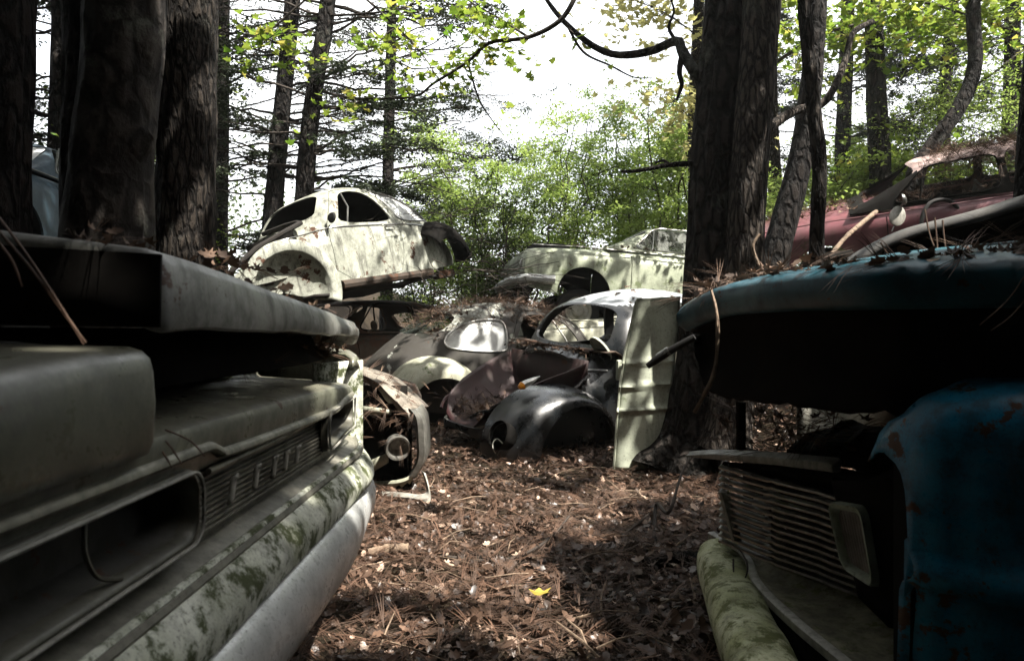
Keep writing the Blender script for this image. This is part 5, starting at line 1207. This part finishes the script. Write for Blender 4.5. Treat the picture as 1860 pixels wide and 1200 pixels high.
# conifers with dead branches, left of centre
def hemlock(rt, axis_pts, side, nb, L, zr, seed, dens):
    random.seed(seed); c = cr(axis_pts, 60); c = [p for p in c if zr[0] < p.z < zr[1]]; br = MB(); nl = []
    for i in range(nb):
        a = random.choice(c); an = random.uniform(-.6, .6)+(0 if random.random() < side else math.pi); ln = L*random.uniform(.5, 1.15)
        e = a+Vector((math.cos(an)*ln, math.sin(an)*ln*.8, ln*random.uniform(-.12, .28))); r = .012+.010*random.random()
        tp = twig(br, a, e, r, .004, random.choice((.10, -.06, .05)), 10, 5, .05)
        live = random.random() < dens
        for k in range(random.randint(6, 12)):
            t = random.uniform(.2, 1); j = tp[min(int(t*9), 9)]; l2 = ln*random.uniform(.12, .38); aa = an+random.choice((-1, 1))*random.uniform(.4, 1.1)
            f2 = j+Vector((math.cos(aa)*l2, math.sin(aa)*l2, l2*random.uniform(-.35, .3))); t2 = twig(br, j, f2, .005, .0022, .05, 5, 3, .10)
            for q in range(random.randint(1, 3)):
                g2 = t2[random.randint(1, 4)]; l3 = l2*random.uniform(.25, .6); a3 = aa+random.uniform(-1, 1); g3 = g2+Vector((math.cos(a3)*l3, math.sin(a3)*l3, l3*random.uniform(-.4, .3))); twig(br, g2, g3, .003, .0015, 0, 3, 3)
                if live: nl += [(g3, (.10, .10, .04)), ((g2+g3)/2, (.10, .10, .04))]
            if live: nl += [(f2, (.16, .16, .06)), (t2[2], (.12, .12, .05))]
    br.build('branches', M['twig'], rt, True, 80, fix=False)
    if nl:
        V, Fc, T = clump_leaves(nl, len(nl)*26, (.03, .065), 'small', 0, .5); link_mesh('crown', np_mesh('crown', V, Fc, 3, T), M['needle_dark'], rt, True, 0)
A1 = [P(478, 640, 9.2), P(497, 370, 9.2), P(512, 200, 9.2), P(532, 0, 9.2), P(555, -300, 9.2), P(600, -900, 9.2)]
tree('conifer', 'slender dark conifer with bare dead branches behind the white car, left of a pair', A1, [.16, .125, .115, .10, .08, .04], 'bark_dark', seg=24, n=70, ridge=.07, extra=lambda rt: hemlock(rt, A1, .45, 46, 1.9, (1.8, 8), 3, .22))
A2 = [P(535, 640, 9.0), P(552, 370, 9.0), P(566, 200, 9.0), P(596, 0, 9.0), P(630, -300, 9.0), P(690, -900, 9.0)]
tree('conifer', 'slender dark conifer with bare dead branches behind the white car, right of a pair', A2, [.16, .125, .115, .10, .08, .04], 'bark_dark', seg=24, n=70, ridge=.07, extra=lambda rt: hemlock(rt, A2, .72, 60, 2.3, (1.8, 8), 8, .25))
A3 = [P(395, 640, 10.5), P(400, 300, 10.5), P(405, 0, 10.5), P(410, -600, 10.5)]
tree('conifer', 'conifer with dense dark twigs hidden behind the straight ridged trunk', A3, [.15, .12, .1, .05], 'bark_dark', seg=18, n=50, extra=lambda rt: hemlock(rt, A3, .6, 50, 2.2, (1.5, 9), 21, .4))
A4 = [P(100, 640, 8.5), P(105, 300, 8.5), P(110, 0, 8.5), P(112, -600, 8.5)]
tree('conifer', 'dark needled conifer seen between the two left trunks', A4, [.15, .12, .1, .05], 'bark_dark', seg=18, n=50, extra=lambda rt: hemlock(rt, A4, .5, 70, 2.0, (1.5, 9), 33, .9))
A5 = [P(700, 640, 14), P(705, 300, 14), P(712, 0, 14), P(716, -400, 14)]
tree('conifer', 'farther conifer whose dark sprays hang right of the pair', A5, [.14, .12, .1, .05], 'bark_dark', seg=16, n=50, extra=lambda rt: hemlock(rt, A5, .7, 50, 2.8, (3.0, 10), 44, .5))
A6 = [P(1525, 640, 13), P(1530, 300, 13), P(1540, 0, 13), P(1545, -400, 13)]
tree('conifer', 'dark grey conifer behind the yellow maple on the right', A6, [.16, .14, .12, .06], 'bark_dark', seg=16, n=50, extra=lambda rt: hemlock(rt, A6, .55, 60, 2.6, (2.5, 10), 55, .9))
A7 = [P(1830, 640, 12), P(1835, 300, 12), P(1840, 0, 12), P(1845, -400, 12)]
tree('conifer', 'dark conifer at the far upper right', A7, [.16, .14, .12, .06], 'bark_dark', seg=16, n=50, extra=lambda rt: hemlock(rt, A7, .4, 50, 2.6, (2.5, 10), 66, .9))
# maple limb with leaves over the white car
def sprays(rt, specs, mat, size, kind='maple', sp=(.11, .11, .05), per=9, name='crown', curl=.18, tilt=.6):
    br = MB(); nl = []
    for path, r, cnt, ln in specs:
        c = cr(path, 40); br.tube(c, [lerp(r, r*.3, i/39) for i in range(40)], 6, cap=False)
        for k in range(cnt):
            j = c[random.randrange(6, 40)]; e = j+Vector((random.gauss(0, ln), random.gauss(0, ln), random.gauss(-.05, ln*.6))); t = twig(br, j, e, .005, .002, .05, 6, 3, .1); nl += [(t[-1], sp), (t[3], sp), (t[2], sp)]
    br.build('branches', M['twig'], rt, True, 80, fix=False)
    V, Fc, T = clump_leaves(nl, len(nl)*per, size, kind, curl, tilt); link_mesh(name, np_mesh(name, V, Fc, 3, T), M[mat], rt, True, 0)
ML = [P(1052, -20, 5.2), P(1020, 35, 5.2), P(960, 68, 5.3), P(890, 78, 5.4), P(850, 112, 5.5), P(790, 150, 5.6), P(740, 178, 5.7), P(600, 176, 6.0)]
def maple_extra(rt):
    sprays(rt, [(ML, .022, 16, .30), (q3((620, -40, 5.8), (700, 30, 5.7), (760, 90, 5.7), (800, 150, 5.7)), .012, 20, .34), (q3((850, 115, 5.5), (870, 180, 5.5), (895, 220, 5.5), (915, 245, 5.5)), .010, 0, .2), (q3((960, 68, 5.3), (900, 30, 5.5), (830, -10, 5.6)), .012, 14, .32), (q3((590, -30, 6), (520, 30, 6), (480, 70, 6), (455, 120, 6)), .010, 14, .3)], 'leaf_maple', (.045, .085), per=4)
tree('maple_tree', 'maple reaching in from above with light green leaf sprays over the white car', [P(1500, -1600, 5.0)*1+Vector((0, 0, 0)) if False else Vector((2.42, 7.6, .6)), Vector((2.48, 7.5, 3.2)), Vector((2.1, 6.9, 5.2)), Vector((1.2, 5.6, 4.6)), ML[0]], [.14, .11, .07, .04, .024], 'bark_grey', seg=16, n=60, extra=maple_extra)
def sprig(rt): sprays(rt, [(q3((300, -40, 2.6), (345, 60, 2.6), (350, 150, 2.6)), .003, 2, .04), (q3((480, -30, 2.6), (500, 60, 2.6), (440, 130, 2.6)), .003, 3, .05), (q3((440, 130, 2.6), (425, 210, 2.6), (430, 270, 2.6)), .0025, 3, .05), (q3((430, 270, 2.6), (415, 350, 2.6), (402, 410, 2.6)), .0025, 2, .03)], 'leaf_pale2', (.05, .075), sp=(.02, .02, .02), per=.5, tilt=.7)
M['leaf_pale2'] = leafmat('olive maple leaf', (.16, .18, .03), (.42, .36, .12), .45)
# yellow green maples on the right
def ym(rt): sprays(rt, [(q3((1400, 120, 10.2), (1500, 60, 10), (1620, 40, 9.8), (1760, 50, 9.6)), .03, 120, .7), (q3((1390, -30, 9), (1540, -20, 9), (1700, 10, 9), (1850, 60, 9)), .03, 110, .7), (q3((1440, 350, 10.5), (1560, 310, 10.5), (1640, 320, 10.4), (1730, 370, 10.2)), .018, 70, .5), (q3((1600, 430, 10.4), (1700, 410, 10.4), (1800, 390, 10.4)), .015, 30, .4)], 'leaf_maple', (.07, .13), per=4, sp=(.26, .26, .11))
tree('maple_tree', 'yellow green maple spreading across the upper right', [Vector((4.4, 11.2, 1.0)), Vector((4.2, 10.8, 2.5)), Vector((3.9, 10.3, 4.6)), Vector((3.8, 10, 6.5)), Vector((3.6, 9.6, 9))], [.13, .11, .10, .08, .05], 'bark_grey', seg=20, n=60, extra=ym)
def gm(rt): sprays(rt, [(q3((1860, 90, 9.5), (1780, 150, 9.6), (1700, 190, 9.8), (1620, 230, 10)), .02, 80, .6), (q3((1870, 180, 9.4), (1800, 200, 9.4), (1740, 220, 9.4)), .015, 50, .45)], 'leaf_green', (.03, .06), kind='small', per=14, sp=(.22, .22, .10))
tree('small_tree', 'fine leaved bright green tree at the right edge above the pink roof', [Vector((8.0, 10.6, 1.3)), Vector((7.6, 10, 3)), Vector((7.1, 9.6, 4.8))], [.07, .06, .04], 'bark_grey', seg=16, n=40, extra=gm)
# bright green saplings and thicket behind the cars
def shrub(label, px, py_top, Y, w, h, nst, n, mat='leaf_green', size=(.035, .08), group='green saplings behind the cars', k=85, seed=1, base=None):
    random.seed(seed); b = P(px, 560, Y); b.z = ground_z(b.x, b.y); top = P(px, py_top, Y).z
    rt = thing('sapling_clump', label, 'shrub', Matrix.Translation(b), group); br = MB(); nl = []; joints = []
    for s_ in range(nst):
        e = Vector((b.x+random.gauss(0, w*.5), b.y+random.gauss(0, .5), lerp(b.z+1, top, random.uniform(.65, 1)))); t = twig(br, b+Vector((random.gauss(0, .15), random.gauss(0, .15), 0)), e, .028, .007, random.uniform(-.02, .06), 14, 6, .05); joints += t[4:]
    for i in range(k):
        j = random.choice(joints); l = random.uniform(.25, .85); e = j+Vector((random.gauss(0, .6), random.gauss(0, .6), random.gauss(.12, .3)))*l; t = twig(br, j, e, .009, .003, .03, 6, 4, .1); nl += [(t[-1], (.24, .24, .12)), (t[3], (.2, .2, .10))]
        for q in range(2):
            e2 = t[3]+Vector((random.gauss(0, .35), random.gauss(0, .35), random.gauss(.05, .2))); twig(br, t[3], e2, .004, .002, 0, 4, 3); nl.append((e2, (.18, .18, .09)))
    br.build('stems', M['twig'], rt, True, 80, fix=False)
    V, Fc, T = clump_leaves(nl, int(n*2.3), size, 'small', 0, .7); link_mesh('foliage', np_mesh('foliage', V, Fc, 3, T), M[mat], rt, True, 0)
shrub('bright green sapling clump directly right of the white car', 850, 230, 12, 1.0, 3, 7, 9000, seed=5)
shrub('tall bright green saplings in the centre gap above the grey green saloon', 1010, 180, 12.5, 1.0, 3, 8, 9000, seed=6)
shrub('green saplings with arching stems above the pale windshield', 1130, 185, 13, 1.0, 3, 8, 9500, seed=7)
shrub('leafy green saplings touching the twin trunk on its left', 1225, 160, 11.5, .7, 3, 7, 8000, seed=8)
shrub('darker sapling clump low behind the rusty rear arch of the white car', 900, 330, 10.8, .7, 2, 6, 5000, 'leaf_dark', seed=9)
shrub('dark low bush behind the white car windows', 770, 330, 14, 1.2, 2, 6, 7000, 'leaf_dark', seed=10)
shrub('dim green bush between the thin trunks on the right', 1425, 330, 9.5, .5, 2, 5, 4500, 'leaf_green', seed=12)
shrub('dim green bush behind the pink hood', 1560, 300, 10.5, .9, 2, 6, 6500, 'leaf_green', seed=13)
shrub('dark green bush behind the black pillar on the right bank', 1720, 300, 10.5, .9, 2, 6, 6500, 'leaf_dark', seed=14)
shrub('green bush glimpsed between the knotted trunk and the straight one', 280, 250, 9.8, .5, 2, 5, 3500, 'leaf_maple', seed=15)
shrub('dark bush behind the steel blue saloon at left', 60, 200, 9.6, .8, 2, 6, 5000, 'leaf_dark', seed=16)
shrub('airy pale green sapling thicket far behind, in the gap left of the twin trunk', 1180, 210, 17, 1.6, 3, 8, 7000, 'leaf_green', (.05, .10), seed=31)
shrub('airy pale green sapling thicket far behind, right of the white car', 930, 260, 18, 1.8, 3, 8, 7000, 'leaf_green', (.05, .10), seed=32)
shrub('hazy green thicket far behind the pink car', 1640, 230, 16, 2.0, 3, 8, 8000, 'leaf_green', (.05, .10), seed=33)
# pale sunlit foliage high in the middle distance
def pale(rt): sprays(rt, [(q3((1260, 60, 9), (1200, 20, 9), (1120, -10, 9)), .012, 40, .6), (q3((1275, 240, 9), (1240, 200, 9.2), (1210, 170, 9.4)), .010, 30, .4)], 'leaf_pale', (.06, .11), per=4, sp=(.25, .25, .12))
tree('maple_tree', 'pale yellow maple fading into the bright sky beside the twin trunk', [Vector((3.0, 11, .8)), Vector((2.8, 10.5, 4)), Vector((2.6, 9.5, 5.6)), Vector((2.4, 9.2, 6.5))], [.12, .1, .07, .04], 'bark_grey', seg=16, n=40, extra=pale)
# brown thorny thicket tangles in front of the saloon
tg = thing('bare_twigs', 'tangle of bare twigs in front of the grey green saloon nose', 'twigs', P(900, 540, 8.3)); s = MB()
random.seed(77)
for k in range(26):
    a = P(U_(760, 900), U_(470, 560), U_(7.9, 8.4)); b = a+Vector((U_(.3, 1.4), U_(-.2, .2), U_(-.5, .45))); t = twig(s, a, b, .006, .002, U_(-.1, .12), 8, 4, .12)
    for q in range(2): twig(s, t[random.randint(2, 6)], t[4]+Vector((random.gauss(0, .3), random.gauss(0, .2), random.gauss(0, .25))), .003, .0015, 0, 4, 3)
twig(s, P(840, 492, 8.0), P(1015, 475, 8.0), .010, .004, -.03, 10, 5, .04); s.build('twigs', M['twig'], tg, True, 80, fix=False)
# far wood: one mass
random.seed(5); far = []; fb_ = MB()
for k in range(240):
    x = U_(-34, 34); y = U_(19, 34); z0 = ground_z(x, y); h = U_(1.0, 4.2)+(2.5 if abs(x) > 9 else 0); far.append((Vector((x, y, z0+h*.6)), (1.3, .9, h*.55)))
V, Fc, T = clump_leaves(far, 26000, (.14, .26), 'small', 0, .8)
o = link_mesh('far_wood', np_mesh('far_wood', V, Fc, 3, T), M['leaf_dark'], None, angle=0); prop(o, 'far off understory seen through the gaps', kind='stuff')
# unseen leaf canopy added around and behind to shade the place
M['canopy'] = leafmat('canopy leaf', (.02, .03, .01), (.04, .055, .015), .25)
can = []; wall = []
def hid(x, y, z): return y < .3 or abs(x) > .82*y+1.4 or (z-EYE-1.0) > .55*y
for k in range(4200):
    x = U_(-14, 14); y = U_(-12, 16); z = U_(5.2, 8.5)
    if y > 3 and z < .62*y+1.9: z = .62*y+1.9+U_(0, 2)
    if not hid(x, y, z): continue
    if y < 1.5 or (y < 2.3 and x < 1.0):
        if .8 < x < 5.4 and y > -.2 and random.random() > .05: continue
        wall.append((Vector((x, y, 5.2+(z-5.2)*.45)), (1.0, .8, .3))); continue
    d = .10 if abs(x) < 1.2+.25*y else .45
    if x > 1.2 and y < 11: d = .13
    if random.random() < d*.30: can.append((Vector((x, y, z)), (1.0, 1.0, .4)))
for k in range(900):      # added leaf wall behind the camera, blocks sky light
    x = U_(-14, 14); y = U_(-10, -3.0); wall.append((Vector((x, y, U_(-.3, 8))), (1.0, 1.0, 1.0)))
for k in range(900):
    s_ = random.choice((-1, 1)); y = U_(-4, 6); x = s_*U_(max(5.0, .8*y+4.5), 12); wall.append((Vector((x, y, U_(-.3, 8))), (1.0, 1.0, 1.0)))
V, Fc, T = clump_leaves(can, 45000, (.18, .34), 'small', 0, None)
V2, F2, T2 = clump_leaves(wall, 160000, (.35, .65), 'small', 0, None)
o = link_mesh('shade_canopy', np_mesh('shade_canopy', np.concatenate([V, V2]), np.concatenate([Fc, F2+len(V)]), 3, np.concatenate([T, T2])), M['canopy'], None, angle=0); prop(o, 'unseen leaf canopy added to shade the place', kind='stuff')
hz = MB(); hz.box(Vector((0, 40, 9)), (220, 250, 22)); hm_ = bpy.data.materials.new('haze'); hm_.use_nodes = True; ht = hm_.node_tree; ht.nodes.remove(ht.nodes['Principled BSDF'])
pv = ht.nodes.new('ShaderNodeVolumePrincipled'); pv.inputs['Color'].default_value = (.9, .93, .9, 1); pv.inputs['Density'].default_value = .0010; pv.inputs['Anisotropy'].default_value = .3; ht.links.new(pv.outputs[0], ht.nodes['Material Output'].inputs['Volume'])
prop(hz.build('haze', hm_, None, angle=0), kind='stuff')
# ---------------------------------------------------------------- light, sky, camera
SUN_EL, SUN_AZ = R(60), R(122)      # azimuth from +Y towards +X
sd = Vector((math.sin(SUN_AZ)*math.cos(SUN_EL), math.cos(SUN_AZ)*math.cos(SUN_EL), math.sin(SUN_EL)))
l = bpy.data.lights.new('sun', 'SUN'); l.energy = 5.0; l.angle = R(.6); l.color = (1, .95, .86)
lo = bpy.data.objects.new('sun', l); COL.objects.link(lo); lo.rotation_euler = (-sd).to_track_quat('-Z', 'Y').to_euler(); lo.location = sd*30
w = bpy.data.worlds.new('World'); SC.world = w; w.use_nodes = True; nt = w.node_tree; bg = nt.nodes['Background']
sky = nt.nodes.new('ShaderNodeTexSky'); sky.sky_type = 'NISHITA'; sky.sun_disc = False; sky.sun_elevation = SUN_EL; sky.sun_rotation = SUN_AZ; sky.air_density = 1; sky.dust_density = 6; sky.ozone_density = .6
tcw = nt.nodes.new('ShaderNodeTexCoord'); cn = nt.nodes.new('ShaderNodeTexNoise'); cn.inputs['Scale'].default_value = 2.2; cn.inputs['Detail'].default_value = 7
nt.links.new(tcw.outputs['Generated'], cn.inputs['Vector']); mr = nt.nodes.new('ShaderNodeMapRange'); mr.inputs[1].default_value = .30; mr.inputs[2].default_value = .62; mr.inputs[3].default_value = .55; nt.links.new(cn.outputs['Fac'], mr.inputs[0])
mx = nt.nodes.new('ShaderNodeMix'); mx.data_type = 'RGBA'; nt.links.new(mr.outputs[0], mx.inputs[0]); nt.links.new(sky.outputs[0], mx.inputs[6]); mx.inputs[7].default_value = (5.2, 5.3, 5.35, 1)   # bright thin cloud
nt.links.new(mx.outputs[2], bg.inputs[0]); bg.inputs[1].default_value = .15
cam = bpy.data.cameras.new('camera'); co = bpy.data.objects.new('camera', cam); COL.objects.link(co); SC.camera = co
co.location = (0, 0, EYE); co.rotation_euler = (R(90), 0, 0); cam.sensor_width = 36; cam.lens = 24; cam.clip_end = 600; cam.clip_start = .02; cam.dof.use_dof = True; cam.dof.focus_distance = 5.5; cam.dof.aperture_fstop = 8
SC.view_settings.view_transform = 'Standard'; SC.view_settings.look = 'None'; SC.view_settings.exposure = 1.75; SC.view_settings.gamma = 1
SC.cycles.max_bounces = 6; SC.cycles.transparent_max_bounces = 8; SC.cycles.diffuse_bounces = 3; SC.cycles.use_denoising = True; SC.cycles.sample_clamp_indirect = 4
